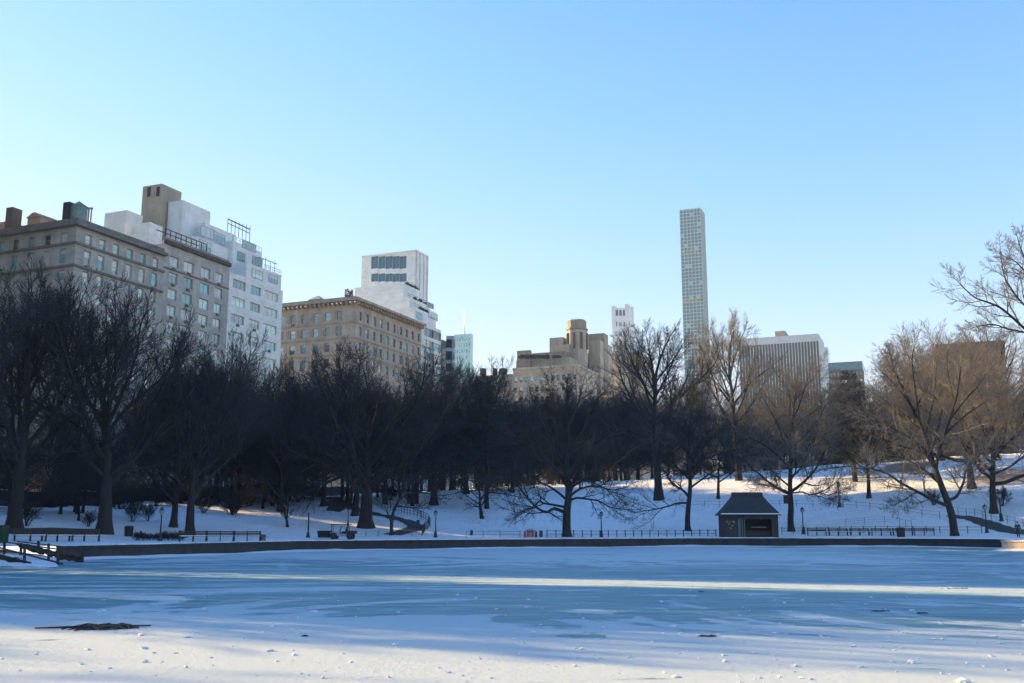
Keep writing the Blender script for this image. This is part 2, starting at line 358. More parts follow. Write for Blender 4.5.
def ice_material():
    m = bpy.data.materials.new('pond_ice'); m.use_nodes = True
    N, L = nodes(m); b = N['Principled BSDF']; b.inputs['IOR'].default_value = 1.31
    tc = N.new('ShaderNodeTexCoord'); P = tc.outputs['Object']
    sx = N.new('ShaderNodeSeparateXYZ'); L.new(P, sx.inputs[0])
    def mapped(scale, rz=0):
        mp = N.new('ShaderNodeMapping'); mp.inputs['Scale'].default_value = scale; mp.inputs['Rotation'].default_value = (0, 0, rz); L.new(P, mp.inputs['Vector']); return mp.outputs['Vector']
    def noise(vec, scale, det=5, rough=.6, dist=0):
        n = N.new('ShaderNodeTexNoise'); n.inputs['Scale'].default_value = scale; n.inputs['Detail'].default_value = det; n.inputs['Roughness'].default_value = rough; n.inputs['Distortion'].default_value = dist
        L.new(vec, n.inputs['Vector']); return n.outputs['Fac']
    def math_(op, a, bb, clamp=False):
        q = N.new('ShaderNodeMath'); q.operation = op; q.use_clamp = clamp
        for i, x in enumerate((a, bb)):
            if isinstance(x, (int, float)): q.inputs[i].default_value = x
            else: L.new(x, q.inputs[i])
        return q.outputs[0]
    def maprange(x, a, bb, c=0., d=1.):
        q = N.new('ShaderNodeMapRange'); q.interpolation_type = 'SMOOTHSTEP'; L.new(x, q.inputs['Value'])
        for k, v in zip(('From Min', 'From Max', 'To Min', 'To Max'), (a, bb, c, d)): q.inputs[k].default_value = v
        return q.outputs['Result']
    big = noise(P, .045, 3)
    # a slowly bending field: the streaks follow the wind and curve across the pond
    wn = N.new('ShaderNodeTexNoise'); wn.inputs['Scale'].default_value = .028; wn.inputs['Detail'].default_value = 1.5; L.new(P, wn.inputs['Vector'])
    wv_ = N.new('ShaderNodeVectorMath'); wv_.operation = 'SUBTRACT'; L.new(wn.outputs['Color'], wv_.inputs[0]); wv_.inputs[1].default_value = (.5, .5, .5)
    ws = N.new('ShaderNodeVectorMath'); ws.operation = 'SCALE'; ws.inputs['Scale'].default_value = 44; L.new(wv_.outputs[0], ws.inputs[0])
    wa = N.new('ShaderNodeVectorMath'); wa.operation = 'ADD'; L.new(P, wa.inputs[0]); L.new(ws.outputs[0], wa.inputs[1])
    def warped(scale, rz=0):
        mp = N.new('ShaderNodeMapping'); mp.inputs['Scale'].default_value = scale; mp.inputs['Rotation'].default_value = (0, 0, rz); L.new(wa.outputs[0], mp.inputs['Vector']); return mp.outputs['Vector']
    streak = noise(warped((.05, .36, 1), R(14)), 1.0, 7, .62, .4)
    fine = noise(mapped((.30, 1.5, 1), R(10)), 1.0, 7, .72, .3)
    grain = noise(P, 1.7, 6, .75)
    # wandering distance coordinate: frost lies near the photographer's bank, bare ice in the middle, drifted snow along the far bank
    Yw = math_('ADD', sx.outputs['Y'], math_('MULTIPLY', math_('SUBTRACT', big, .5), 24.0))
    Yw = math_('ADD', Yw, math_('MULTIPLY', sx.outputs['X'], .30))
    near = maprange(Yw, 19, 31, 1, 0)
    far = maprange(Yw, 52, 82, 0, 1)
    far = math_('MULTIPLY', far, maprange(sx.outputs['X'], 14, 40, 1, .15))
    f = math_('MAXIMUM', math_('MULTIPLY', near, 1.15), math_('MULTIPLY', far, .75))
    f = math_('ADD', f, math_('MULTIPLY', math_('SUBTRACT', streak, .46), 4.2))
    f = math_('ADD', f, math_('MULTIPLY', math_('SUBTRACT', fine, .5), 1.3))
    f = math_('ADD', f, math_('MULTIPLY', math_('SUBTRACT', grain, .5), .8))
    frost = maprange(f, .10, .62)
    # refrozen ridges: thin pale lines that follow the same bends
    rl = noise(warped((.03, .22, 1), R(10)), 1.0, 2, .5)
    line = math_('ABSOLUTE', math_('SUBTRACT', rl, .5), 0)
    line = maprange(line, .004, .018, 1, 0)
    line = math_('MULTIPLY', line, maprange(fine, .38, .60))
    frost = math_('MAXIMUM', frost, math_('MULTIPLY', line, .75))
    # old skate and refreeze arcs
    for cx_, cy_, r_a, w_a, k_a in ((8, 64, 24.5, .55, .8), (20, 70, 36, .35, .6), (-14, 78, 33, .45, .6), (2, 50, 17.5, .3, .5), (30, 60, 21, .5, .6)):
        mp = N.new('ShaderNodeMapping'); mp.inputs['Location'].default_value = (-cx_, -cy_, 0); L.new(wa.outputs[0], mp.inputs['Vector'])
        ln = N.new('ShaderNodeVectorMath'); ln.operation = 'LENGTH'; L.new(mp.outputs[0], ln.inputs[0])
        q = math_('ABSOLUTE', math_('SUBTRACT', ln.outputs['Value'], r_a), 0)
        frost = math_('MAXIMUM', frost, math_('MULTIPLY', math_('MULTIPLY', maprange(q, w_a * .4, w_a * 1.3, min(1, k_a * 1.25), 0), maprange(fine, .35, .62)), maprange(big, .3, .55)))
    # pale band put into the colour along the sunbeam, brightening the lit streak
    beam_band = math_('ADD', sx.outputs['Y'], math_('MULTIPLY', sx.outputs['X'], .40))
    beam_band = math_('ADD', beam_band, math_('MULTIPLY', math_('SUBTRACT', streak, .5), 17.0))
    beam_band = math_('ABSOLUTE', math_('SUBTRACT', beam_band, 45.6), 0)
    frost = math_('MAXIMUM', frost, math_('MULTIPLY', math_('MULTIPLY', maprange(beam_band, 1.2, 5.0, .9, 0), maprange(sx.outputs['X'], -22, 8, .1, 1)), maprange(grain, .25, .5)))
    ic = N.new('ShaderNodeMixRGB'); L.new(maprange(fine, .3, .7), ic.inputs['Fac']); ic.inputs['Color1'].default_value = (.028, .165, .215, 1); ic.inputs['Color2'].default_value = (.19, .375, .43, 1)
    mx = N.new('ShaderNodeMixRGB'); L.new(frost, mx.inputs['Fac']); L.new(ic.outputs['Color'], mx.inputs['Color1']); mx.inputs['Color2'].default_value = (.50, .57, .59, 1)
    L.new(mx.outputs['Color'], b.inputs['Base Color'])
    L.new(maprange(frost, 0, .6, .34, .8), b.inputs['Roughness'])
    L.new(maprange(frost, 0, .6, .45, .12), b.inputs['Specular IOR Level'])
    hgt = math_('ADD', math_('MULTIPLY', noise(P, 5.0, 7, .75), .9), frost)
    bp = N.new('ShaderNodeBump'); bp.inputs['Strength'].default_value = .7; bp.inputs['Distance'].default_value = .05
    L.new(hgt, bp.inputs['Height']); L.new(bp.outputs['Normal'], b.inputs['Normal'])
    return m
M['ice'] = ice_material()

# ------------------------------------------------------------------ ground, ice, pond wall
def make_terrain():
    ths = np.linspace(0, 2 * math.pi, 900, endpoint=False)
    # distance from the pond's centre to its outline along each direction
    rho = np.zeros(len(ths))
    for i, th in enumerate(ths):
        dx, dy = math.cos(th), math.sin(th); best = 0
        for j in range(len(SH)):
            a = SH[j] - PC; e = SH[(j + 1) % len(SH)] - SH[j]
            den = dx * e[1] - dy * e[0]
            if abs(den) < 1e-9: continue
            q = (a[0] * e[1] - a[1] * e[0]) / den; k = (a[0] * dy - a[1] * dx) / den
            if q > 0 and -1e-6 <= k <= 1 + 1e-6: best = max(best, q)
        rho[i] = best
    s = np.concatenate([np.array([.12, .5, .9, 1.6]), np.arange(2.5, 16, .8), np.arange(16, 130, 1.6), np.geomspace(132, 5200, 34)])
    RR = rho[:, None] + s[None, :]
    X = PC[0] + RR * np.cos(ths)[:, None]; Y = PC[1] + RR * np.sin(ths)[:, None]
    Z = height(X.ravel(), Y.ravel()).reshape(X.shape)
    V = np.stack([X, Y, Z], -1).reshape(-1, 3)
    n, m = len(ths), len(s)
    i = np.arange(n)[:, None]; j = np.arange(m - 1)[None, :]
    i2 = (i + 1) % n
    Q = np.stack(np.broadcast_arrays(i * m + j, i * m + j + 1, i2 * m + j + 1, i2 * m + j), -1).reshape(-1, 4)
    o = link('snowy_ground', np_mesh('snowy_ground', V, Q, M['snow'], True)); tag(o, kind='structure')
make_terrain()
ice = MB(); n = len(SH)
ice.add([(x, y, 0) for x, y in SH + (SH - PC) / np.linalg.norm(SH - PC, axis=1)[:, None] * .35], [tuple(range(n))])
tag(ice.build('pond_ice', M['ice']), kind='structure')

def outline_strip(mb, pts, outs, z0, z1):
    for i in range(len(pts) - 1):
        a, b = pts[i], pts[i + 1]; oa, ob = outs[i], outs[i + 1]
        mb.hexa([(a[0], a[1], z0), (b[0], b[1], z0), (ob[0], ob[1], z0), (oa[0], oa[1], z0)], [(a[0], a[1], z1), (b[0], b[1], z1), (ob[0], ob[1], z1), (oa[0], oa[1], z1)])
pw = thing('pond_wall', 'long low dark stone wall edging the far side of the frozen pond', 'wall', (SHORE_FAR[5][0], SHORE_FAR[5][1], 0))
wp = [np.array(p) for p in SHORE_FAR + SHORE[-8:-4]]
nrm = []
for i in range(len(wp)):
    e = wp[min(i + 1, len(wp) - 1)] - wp[max(i - 1, 0)]; e = e / np.linalg.norm(e); nv = np.array([-e[1], e[0]])
    nrm.append(nv if np.dot(nv, wp[i] - PC) > 0 else -nv)
w1 = MB(); outline_strip(w1, wp, [p + .42 * q for p, q in zip(wp, nrm)], -.25, .83) if False else None
w1 = MB(); w1b = MB()
nS = len(SHORE_FAR)
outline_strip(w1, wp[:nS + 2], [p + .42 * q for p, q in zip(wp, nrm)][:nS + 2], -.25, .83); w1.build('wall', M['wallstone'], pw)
outline_strip(w1b, wp[nS + 1:], [p + .42 * q for p, q in zip(wp, nrm)][nS + 1:], -.25, .829); w1b.build('sunlit_wall', M['sunlit_stone'], pw)  # right end of the wall, painted paler as if sunlit
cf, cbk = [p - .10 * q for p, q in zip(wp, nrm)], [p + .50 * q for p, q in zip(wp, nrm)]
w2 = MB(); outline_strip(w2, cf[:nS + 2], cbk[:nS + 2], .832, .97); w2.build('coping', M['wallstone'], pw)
w2 = MB(); outline_strip(w2, cf[nS + 1:], cbk[nS + 1:], .832, .969); w2.build('sunlit_coping', M['sunlit_stone'], pw)

cap_r = random.Random(44); sn = MB()
for i in range(len(wp) - 1):
    a, b = wp[i], wp[i + 1]; L_ = np.linalg.norm(b - a); nn = max(2, int(L_ / .7)); nv = nrm[i]
    for k in range(nn):
        if cap_r.random() < .22: continue
        p, q = a + (b - a) * (k / nn), a + (b - a) * ((k + .98) / nn)
        o0, o1 = cap_r.uniform(-.07, .12), cap_r.uniform(.42, .5); h0 = .972 + cap_r.uniform(.02, .075)
        sn.hexa([(*(p + o0 * nv), .972), (*(q + o0 * nv), .972), (*(q + o1 * nv), .972), (*(p + o1 * nv), .972)], [(*(p + (o0 + .05) * nv), h0), (*(q + (o0 + .05) * nv), h0), (*(q + o1 * nv), h0 + .02), (*(p + o1 * nv), h0 + .02)])
sn.build('snow_cap', M['snow_plain'], pw)
dv = []; df = []; nD = 0
for i in range(len(wp) - 1):
    a, b = wp[i], wp[i + 1]; nn = max(2, int(np.linalg.norm(b - a) / 1.2)); nv = -nrm[i]
    for k in range(nn + (i == len(wp) - 2)):
        p = a + (b - a) * (k / nn); w_ = .5 + .9 * abs(math.sin(nD * .23)) + .5 * cap_r.random(); hh = .05 + .16 * abs(math.sin(nD * .17 + 1)) * cap_r.uniform(.5, 1)
        for f in range(5):
            c = p + nv * (w_ * f / 4 - .02); dv.append((c[0], c[1], .004 + hh * (1 - f / 4) ** 1.6))
        nD += 1
for k in range(nD - 1):
    for f in range(4): df.append((k * 5 + f, k * 5 + f + 1, (k + 1) * 5 + f + 1, (k + 1) * 5 + f))
m = MB(); m.add(dv, df); tag(m.build('snow_drift', M['snow_plain'], smooth=True), kind='structure')

# paths draped on the snow
def drape(name, pix, width, matl, lift=.03, ybase=None):
    P = [Vector(ground_at(x, y)) for x, y in pix]
    pts = []
    for i in range(len(P) - 1):
        p0 = P[max(i - 1, 0)]; p1 = P[i]; p2 = P[i + 1]; p3 = P[min(i + 2, len(P) - 1)]
        for k in range(8):
            t = k / 8
            pts.append(.5 * ((2 * p1) + (p2 - p0) * t + (2 * p0 - 5 * p1 + 4 * p2 - p3) * t * t + (3 * p1 - p0 - 3 * p2 + p3) * t ** 3))
    pts.append(P[-1])
    mb = MB(); vs = []; fs = []
    nw = 5
    for i, p in enumerate(pts):
        d = (pts[min(i + 1, len(pts) - 1)] - pts[max(i - 1, 0)]); d.z = 0; d.normalize(); q = Vector((-d.y, d.x, 0))
        w = width[0] + (width[1] - width[0]) * i / (len(pts) - 1)
        w *= 1 + .12 * math.sin(i * 1.7)
        for k in range(nw):
            a = p + q * w * (k / (nw - 1) - .5); vs.append((a.x, a.y, hz(a.x, a.y) + lift))
    for i in range(len(pts) - 1):
        for k in range(nw - 1): fs.append((i * nw + k, i * nw + k + 1, (i + 1) * nw + k + 1, (i + 1) * nw + k))
    mb.add(vs, fs); o = mb.build(name, matl, smooth=True); tag(o, kind='structure'); return pts
drape('winding_path', [(352, 491), (340, 493), (335, 497), (340, 502), (352, 508), (368, 512.5), (384, 515.5), (402, 520), (414, 525), (416, 528.5), (404, 532), (392, 535)], (2.6, 2.2), M['asphalt'], .06)
drape('hillside_path', [(1040, 534), (1010, 531), (990, 525), (972, 519), (950, 516)], (3.0, 1.6), M['asphalt'], .06)
drape('planting_bed', [(-30, 531), (20, 530), (60, 529.5), (108, 530)], (1.6, 1.2), M['soil'], .05)

# ------------------------------------------------------------------ trees
def vadd(a, b): return (a[0] + b[0], a[1] + b[1], a[2] + b[2])
def vmul(a, k): return (a[0] * k, a[1] * k, a[2] * k)
def vnorm(a):
    l = math.sqrt(a[0] * a[0] + a[1] * a[1] + a[2] * a[2]) or 1; return (a[0] / l, a[1] / l, a[2] / l)
def vcross(a, b): return (a[1] * b[2] - a[2] * b[1], a[2] * b[0] - a[0] * b[2], a[0] * b[1] - a[1] * b[0])
class Tree:
    """Recursive bare tree: level 0 trunk, 1 limbs, 2 branches, 3 branchlets, 4 twigs."""
    def __init__(s, seed, **k):
        s.r = random.Random(seed); s.poly = {}
        s.seg = k.get('seg', (9, 8, 6, 4, 3)); s.count = k.get('count', (14, 9, 7, 6)); s.maxlev = k.get('maxlev', 4)
        s.jit = k.get('jit', (.08, .17, .22, .25, .22)); s.up = k.get('up', (.05, .05, .05, .05, .06))
        s.ang = k.get('ang', (50, 45, 42, 40)); s.ratio = k.get('ratio', (.6, .5, .5, .45)); s.start = k.get('start', (.35, .25, .15, .1))
        s.min_r = k.get('min_r', .013); s.rk = k.get('rk', .55)
        s.shape = k.get('shape', lambda f: 1 - .55 * f); s.sides = (12, 7, 5, 3, 3); s.flare = k.get('flare', 1.0); s.leader = k.get('leader', .55)
    def put(s, lev, pts, rad, part=None):
        k = s.sides[lev]; part = part or ('trunk' if lev <= 1 else 'crown')
        s.poly.setdefault((part, len(pts), k), []).append((pts, rad))
    def rv(s): return (s.r.uniform(-1, 1), s.r.uniform(-1, 1), s.r.uniform(-1, 1))
    def grow(s, p, d, L, r0, lev, r1f=.32):
        n = s.seg[lev]; pts = [p]; rad = [r0]
        for i in range(n):
            d = vnorm(vadd(vadd(d, vmul(s.rv(), s.jit[lev])), (0, 0, s.up[lev])))
            p = vadd(p, vmul(d, L / n)); pts.append(p)
            rad.append(max(s.min_r * (1 if lev < 4 else .8), r0 * (1 - (1 - r1f) * (i + 1) / n)))
        if lev == 0 and s.flare > 1:
            for i, q in ((0, s.flare), (1, 1 + (s.flare - 1) * .12)): rad[i] *= q
        s.put(lev, pts, rad); s.spawn(pts, rad, L, lev)
        return pts, rad
    def guide(s, pts, r0, r1, lev=1, L=None, nsub=3):
        P = []
        n = len(pts)
        for i in range(n - 1):
            p0, p1, p2, p3 = pts[max(i - 1, 0)], pts[i], pts[i + 1], pts[min(i + 2, n - 1)]
            for k in range(nsub):
                t = k / nsub
                P.append(tuple(.5 * (2 * p1[c] + (p2[c] - p0[c]) * t + (2 * p0[c] - 5 * p1[c] + 4 * p2[c] - p3[c]) * t * t + (3 * p1[c] - p0[c] - 3 * p2[c] + p3[c]) * t ** 3) for c in range(3)))
        P.append(pts[-1])
        rad = [r0 + (r1 - r0) * i / (len(P) - 1) for i in range(len(P))]
        if lev == 0 and s.flare > 1: rad[0] *= s.flare; rad[1] *= 1 + (s.flare - 1) * .4
        s.put(lev, P, rad)
        L = L or sum(math.dist(P[i], P[i + 1]) for i in range(len(P) - 1))
        s.spawn(P, rad, L, lev)
    def spawn(s, pts, rad, L, lev, count=None):
        if lev >= s.maxlev: return
        nc = count or s.count[lev]; n = len(pts) - 1; st = s.start[lev]; az = s.r.uniform(0, 6.28)
        for j in range(nc):
            f = st + (1 - st) * (j + s.r.uniform(.1, .95)) / nc
            x = f * n; i = min(int(x), n - 1); t = x - i
            p = tuple(pts[i][c] + (pts[i + 1][c] - pts[i][c]) * t for c in range(3)); rr = rad[i] + (rad[i + 1] - rad[i]) * t
            T = vnorm(vadd(pts[i + 1], vmul(pts[i], -1)))
            az += 2.4 + s.r.uniform(-.5, .5)
            u = vnorm(vcross(T, (0, 0, 1) if abs(T[2]) < .9 else (1, 0, 0))); w = vcross(T, u)
            side = vadd(vmul(u, math.cos(az)), vmul(w, math.sin(az)))
            a = R(s.ang[lev] * s.r.uniform(.65, 1.3))
            if lev == 0: a = R(s.ang[0] * (1.25 - .75 * (f - st) / (1 - st)) * s.r.uniform(.85, 1.15))
            d = vnorm(vadd(vmul(T, math.cos(a)), vmul(side, math.sin(a))))
            if lev == 0: l = L * s.ratio[0] * s.shape((f - st) / (1 - st)) * s.r.uniform(.85, 1.15)
            else: l = L * s.ratio[lev] * (1.05 - .5 * f) * s.r.uniform(.7, 1.25)
            s.grow(p, d, l, max(s.min_r, min(rr * .8, rr * s.rk * s.r.uniform(.8, 1.3))), lev + 1)
        # the branch end goes on as a finer one
        T = vnorm(vadd(pts[-1], vmul(pts[-2], -1)))
        s.grow(pts[-1], T, L * s.ratio[lev] * (s.leader if lev == 0 else .55), rad[-1], lev + 1)
    def meshes(s, name, mt, mc):
        out = {}
        for part, m in (('trunk', mt), ('crown', mc)):
            Vs, Qs, off = [], [], 0
            for (pt, n, k), lst in s.poly.items():
                if pt != part: continue
                P = np.array([a for a, b in lst], np.float32); Rr = np.array([b for a, b in lst], np.float32)
                Tg = np.gradient(P, axis=1); Tg /= np.linalg.norm(Tg, axis=2, keepdims=True) + 1e-9
                mean = Tg.mean(1, keepdims=True)
                ref = np.where(np.abs(mean[..., 2:3]) < .8, np.array([0, 0, 1.], np.float32), np.array([1., 0, 0], np.float32))
                U = np.cross(Tg, np.broadcast_to(ref, Tg.shape)); U /= np.linalg.norm(U, axis=2, keepdims=True) + 1e-9
                W = np.cross(Tg, U)
                an = np.arange(k) * 2 * math.pi / k
                ring = P[:, :, None, :] + Rr[:, :, None, None] * (np.cos(an)[None, None, :, None] * U[:, :, None, :] + np.sin(an)[None, None, :, None] * W[:, :, None, :])
                m_ = len(lst)
                idx = np.arange(m_ * n * k).reshape(m_, n, k) + off
                a = idx[:, :-1, :]; b = np.roll(idx, -1, 2)[:, :-1, :]; c = np.roll(idx, -1, 2)[:, 1:, :]; d = idx[:, 1:, :]
                Qs.append(np.stack([a, b, c, d], -1).reshape(-1, 4)); Vs.append(ring.reshape(-1, 3)); off += m_ * n * k
            out[part] = np_mesh(name + '_' + part, np.concatenate(Vs), np.concatenate(Qs), m, True)
        return out
def up_tree(seed, Hh, trunk, r0, mt='bark', mc='twig', lean=(0, 0), **k):
    t = Tree(seed, **k)
    t.grow((0, 0, -.25), vnorm((lean[0], lean[1], 1)), Hh * trunk, r0, 0, .38)
    m = t.meshes('tree', M[mt], M[mc]); return m
dome = lambda f: .98 - .30 * f * f
vase = lambda f: .75 + .25 * math.sin(f * 3.1) - .3 * f
PROTO = {}
def proto(key, f):
    if key not in PROTO:
        m = f(); zs = np.zeros(len(m['crown'].vertices) * 3, np.float32); m['crown'].vertices.foreach_get('co', zs)
        z = zs.reshape(-1, 3)[:, 2]; PROTO[key] = (m, float(np.percentile(z, 99.5)))
    return PROTO[key]
ELM = dict(count=(17, 10, 9, 7), ang=(50, 40, 36, 32), up=(.04, .085, .08, .08, .09), ratio=(1.0, .52, .5, .55), shape=vase, flare=1.5, rk=.5, start=(.30, .2, .15, .1), min_r=.0125, leader=.4)
OAK = dict(count=(19, 10, 9, 7), ang=(60, 48, 46, 42), up=(.04, .055, .04, .04, .03), ratio=(1.12, .52, .5, .55), shape=dome, flare=1.55, rk=.5, start=(.34, .2, .15, .1), min_r=.0125, leader=.3)
TALL = dict(count=(16, 9, 8, 7), ang=(48, 38, 36, 36), up=(.05, .08, .07, .05, .06), ratio=(.72, .52, .5, .52), shape=lambda f: .95 - .45 * f, flare=1.5, start=(.42, .25, .2, .1), min_r=.0115)
DEFS = {
    'elm_a': lambda: up_tree(11, 22, .50, .50, **ELM), 'elm_b': lambda: up_tree(12, 22, .48, .46, **ELM), 'elm_c': lambda: up_tree(21, 21, .5, .40, **ELM),
    'oak_a': lambda: up_tree(13, 20, .44, .62, **OAK), 'oak_b': lambda: up_tree(14, 19, .46, .46, **OAK), 'oak_w': lambda: up_tree(15, 19, .46, .42, 'bark', 'twig_sunlit', **OAK),
    'tall_a': lambda: up_tree(16, 24, .66, .48, **TALL), 'tall_b': lambda: up_tree(17, 25, .68, .45, 'bark', 'twig_sunlit', **TALL),
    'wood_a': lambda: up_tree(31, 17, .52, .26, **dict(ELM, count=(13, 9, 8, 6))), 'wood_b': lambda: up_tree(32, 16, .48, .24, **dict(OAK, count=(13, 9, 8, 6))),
    'wood_w': lambda: up_tree(33, 17, .5, .26, 'bark_sunlit', 'twig_sunlit', **dict(OAK, count=(13, 9, 8, 6))),
    'small': lambda: up_tree(18, 6, .40, .15, **dict(OAK, start=(.45, .2, .15, .1), count=(9, 7, 6, 4), ratio=(1.05, .55, .5, .45), min_r=.008)),
    'shrub': lambda: shrub_mesh(19, 2.4), 'shrub_b': lambda: shrub_mesh(20, 2.2),
}
def shrub_mesh(seed, Hh):
    t = Tree(seed, count=(6, 6, 5, 4), seg=(5, 5, 4, 3, 2), ang=(35, 35, 35, 35), ratio=(.6, .55, .5, .5), min_r=.008, start=(.2, .15, .15, .1), maxlev=3)
    for i in range(11):
        a = i * 2.4; q = t.r.uniform(.1, .5)
        t.grow((.3 * q * math.cos(a), .3 * q * math.sin(a), -.1), vnorm((q * 1.3 * math.cos(a), q * 1.3 * math.sin(a), 1)), Hh * t.r.uniform(.6, .95), .03, 0)
    return t.meshes('shrub', M['bark'], M['twig'])
def pine_mesh(seed, Hh, wid, r0=.28, bottom=.12):
    r = random.Random(seed); t = Tree(seed, maxlev=0)
    pts = [(r.uniform(-.1, .1), r.uniform(-.1, .1), Hh * i / 9 - .2) for i in range(10)]
    t.put(0, pts, [r0 * (1 - .88 * i / 9) for i in range(10)])
    tris = []
    nb = 70
    for j in range(nb):
        f = bottom + (1 - bottom) * (j / nb) ** .95; z = Hh * f; az = j * 2.4 + r.uniform(-.4, .4)
        l = wid * (1.02 - f) ** .75 * r.uniform(.65, 1.15) + .3
        d = (math.cos(az), math.sin(az), r.uniform(-.05, .3)); p = (0, 0, z); bp = [p]; ns = 6
        for i in range(ns):
            d = vnorm((d[0] + r.uniform(-.12, .12), d[1] + r.uniform(-.12, .12), d[2] - .05 + .10 * (i > 3))); p = vadd(p, vmul(d, l / ns)); bp.append(p)
        t.put(1, bp, [max(.015, .07 * (1 - f) * (1 - .8 * i / ns) + .012) for i in range(ns + 1)], 'trunk')
        for q in range(int(26 + 60 * (1 - f))):
            x = r.uniform(.15, 1) * ns; i = min(int(x), ns - 1); c = tuple(bp[i][k] + (bp[i + 1][k] - bp[i][k]) * (x - i) + r.gauss(0, .16 + .05 * l) * (.6 if k == 2 else 1) for k in range(3))
            for _ in range(7):
                e = vnorm((r.gauss(0, 1) + d[0], r.gauss(0, 1) + d[1], r.gauss(0, 1) + .4)); g = vnorm(vcross(e, (r.gauss(0, 1), r.gauss(0, 1), r.gauss(0, 1))))
                k = r.uniform(.14, .30); tris.append((vadd(c, vmul(g, .020)), vadd(c, vmul(g, -.020)), vadd(c, vmul(e, k))))
    out = {}
    t.poly[('crown', 2, 3)] = [([(0, 0, Hh * .9), (0, 0, Hh)], [.03, .01])]
    out = t.meshes('pine', M['bark'], M['needles'])
    V = np.array(tris, np.float32).reshape(-1, 3); T = np.arange(len(V)).reshape(-1, 3)
    out['crown'] = np_mesh('pine_crown', V, np.zeros((0, 4), np.int32), M['needles'], False, T)
    return out
DEFS['pine_a'] = lambda: pine_mesh(41, 15, 5.6); DEFS['pine_b'] = lambda: pine_mesh(42, 11, 3.6)
def put_tree(key, loc, height_m, label, rz=0.0, group=None, name='bare_tree', cat='tree', wide=1.0):
    m, hp = proto(key, DEFS[key])
    o = thing(name, label, cat, loc, rz, group)
    k = height_m / hp; o.scale = (k * wide, k * wide, k)
    link('trunk', m['trunk'], o); link('crown', m['crown'], o)
    return o
def tree_px(key, px, pb, pt, label, rz=0.0, Y=None, wide=1.0, **k):
    g = ground_at(px, pb) if Y is None else ground_Y(px, Y)
    top = at(px, pt, g[1])[2]
    return put_tree(key, g, top - g[2], label, rz, wide=wide, **k)

def hero(name_label, px, pb, trunk_px, limbs, r_trunk, mt, mc, rz_spec, seed, trunk_depth=None, extra=None, Y=None, flare=1.5, kids_=(10, 8, 7, 5), trunk_top_r=.3, **k):
    """A tree whose trunk and main limbs follow given outlines; every limb gets its own depth so that it spreads all round."""
    g = ground_at(px, pb) if Y is None else ground_Y(px, Y)
    t = Tree(seed, **dict(dict(flare=flare, ratio=(.3, .5, .5, .52), min_r=.0125), **dict(k, count=kids_)))
    def P(pts, slope, d0=0.0):
        out = []; x0 = pts[0][0]
        acc = 0
        for i, (x, y) in enumerate(pts):
            if i: acc += math.dist(pts[i], pts[i - 1]) * g[1] / 1000
            dep = d0 + slope * acc + .25 * math.sin(acc * 1.1 + seed)
            q = at(x, y, g[1] + dep); out.append((q[0] - g[0], q[1] - g[1], q[2] - g[2]))
        return out
    tp = P(trunk_px, trunk_depth or 0.0); tp[0] = (tp[0][0], tp[0][1], -.3)
    t.guide(tp, r_trunk, r_trunk * trunk_top_r, 0)
    for pts, r0, r1, sl in limbs: t.guide(P(pts, sl), r0, r1, 1)
    m = t.meshes('hero', M[mt], M[mc])
    o = thing('bare_tree', name_label, 'tree', g); link('trunk', m['trunk'], o); link('crown', m['crown'], o)
    return o

# --- foreground trees along the promenade and on the slope
tree_px('elm_a', 104, 534, 288, 'big dark bare tree with thick straight trunk, left of the leftmost lamp post', .3)
tree_px('elm_b', 14, 529, 268, 'tall dark bare tree at the far left edge, reaching up beside the stone building', 2.0, wide=1.05)
tree_px('elm_c', 190, 536, 338, 'dark bare tree with slim straight trunk behind the left end of the snowy bench row', 1.2)
tree_px('elm_c', 173, 527, 372, 'thin dark bare tree just right of the leftmost lamp post', 4.0)
tree_px('oak_a', 366, 528, 345, 'huge dome crowned bare tree with thick flared trunk behind the utility cart', .8, wide=.98)
tree_px('elm_b', 355, 516, 380, 'slim bare trunk standing just left behind the huge dome crowned tree', 3.1)
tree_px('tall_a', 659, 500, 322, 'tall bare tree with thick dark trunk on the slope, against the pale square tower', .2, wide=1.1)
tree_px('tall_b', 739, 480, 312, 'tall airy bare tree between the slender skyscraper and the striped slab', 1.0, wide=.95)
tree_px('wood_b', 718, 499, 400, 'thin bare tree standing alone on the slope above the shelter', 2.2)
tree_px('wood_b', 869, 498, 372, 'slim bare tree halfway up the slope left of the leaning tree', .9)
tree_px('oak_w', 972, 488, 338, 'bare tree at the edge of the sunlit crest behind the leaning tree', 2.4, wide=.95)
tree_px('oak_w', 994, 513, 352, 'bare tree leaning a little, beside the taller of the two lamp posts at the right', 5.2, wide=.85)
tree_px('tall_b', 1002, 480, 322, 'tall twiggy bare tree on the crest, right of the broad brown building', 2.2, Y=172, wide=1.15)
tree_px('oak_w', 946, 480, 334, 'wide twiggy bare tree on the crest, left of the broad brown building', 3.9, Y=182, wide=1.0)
tree_px('small', 482, 519, 470, 'small low bare tree with wide twiggy crown alone on the open snow', .6, name='bare_tree', wide=1.25)
tree_px('elm_c', 280, 512, 362, 'dark bare tree behind the small forked tree, in front of the tan building', 2.7, wide=.9)
tree_px('elm_c', 236, 508, 352, 'dark bare tree in front of the white apartment block', .2, wide=.9)
tree_px('oak_b', 434, 505, 362, 'dark bare tree right behind the curved path, below the bay windowed building', 1.7, wide=.9)
tree_px('pine_a', 487, 498, 376, 'dark pointed pine in the wood right of the small low bare tree', .4, name='pine_tree', Y=150, wide=1.0)
tree_px('pine_b', 857, 485, 372, 'ragged dark pine standing behind the slim tree on the slope', .4, name='pine_tree', Y=172, wide=1.0)

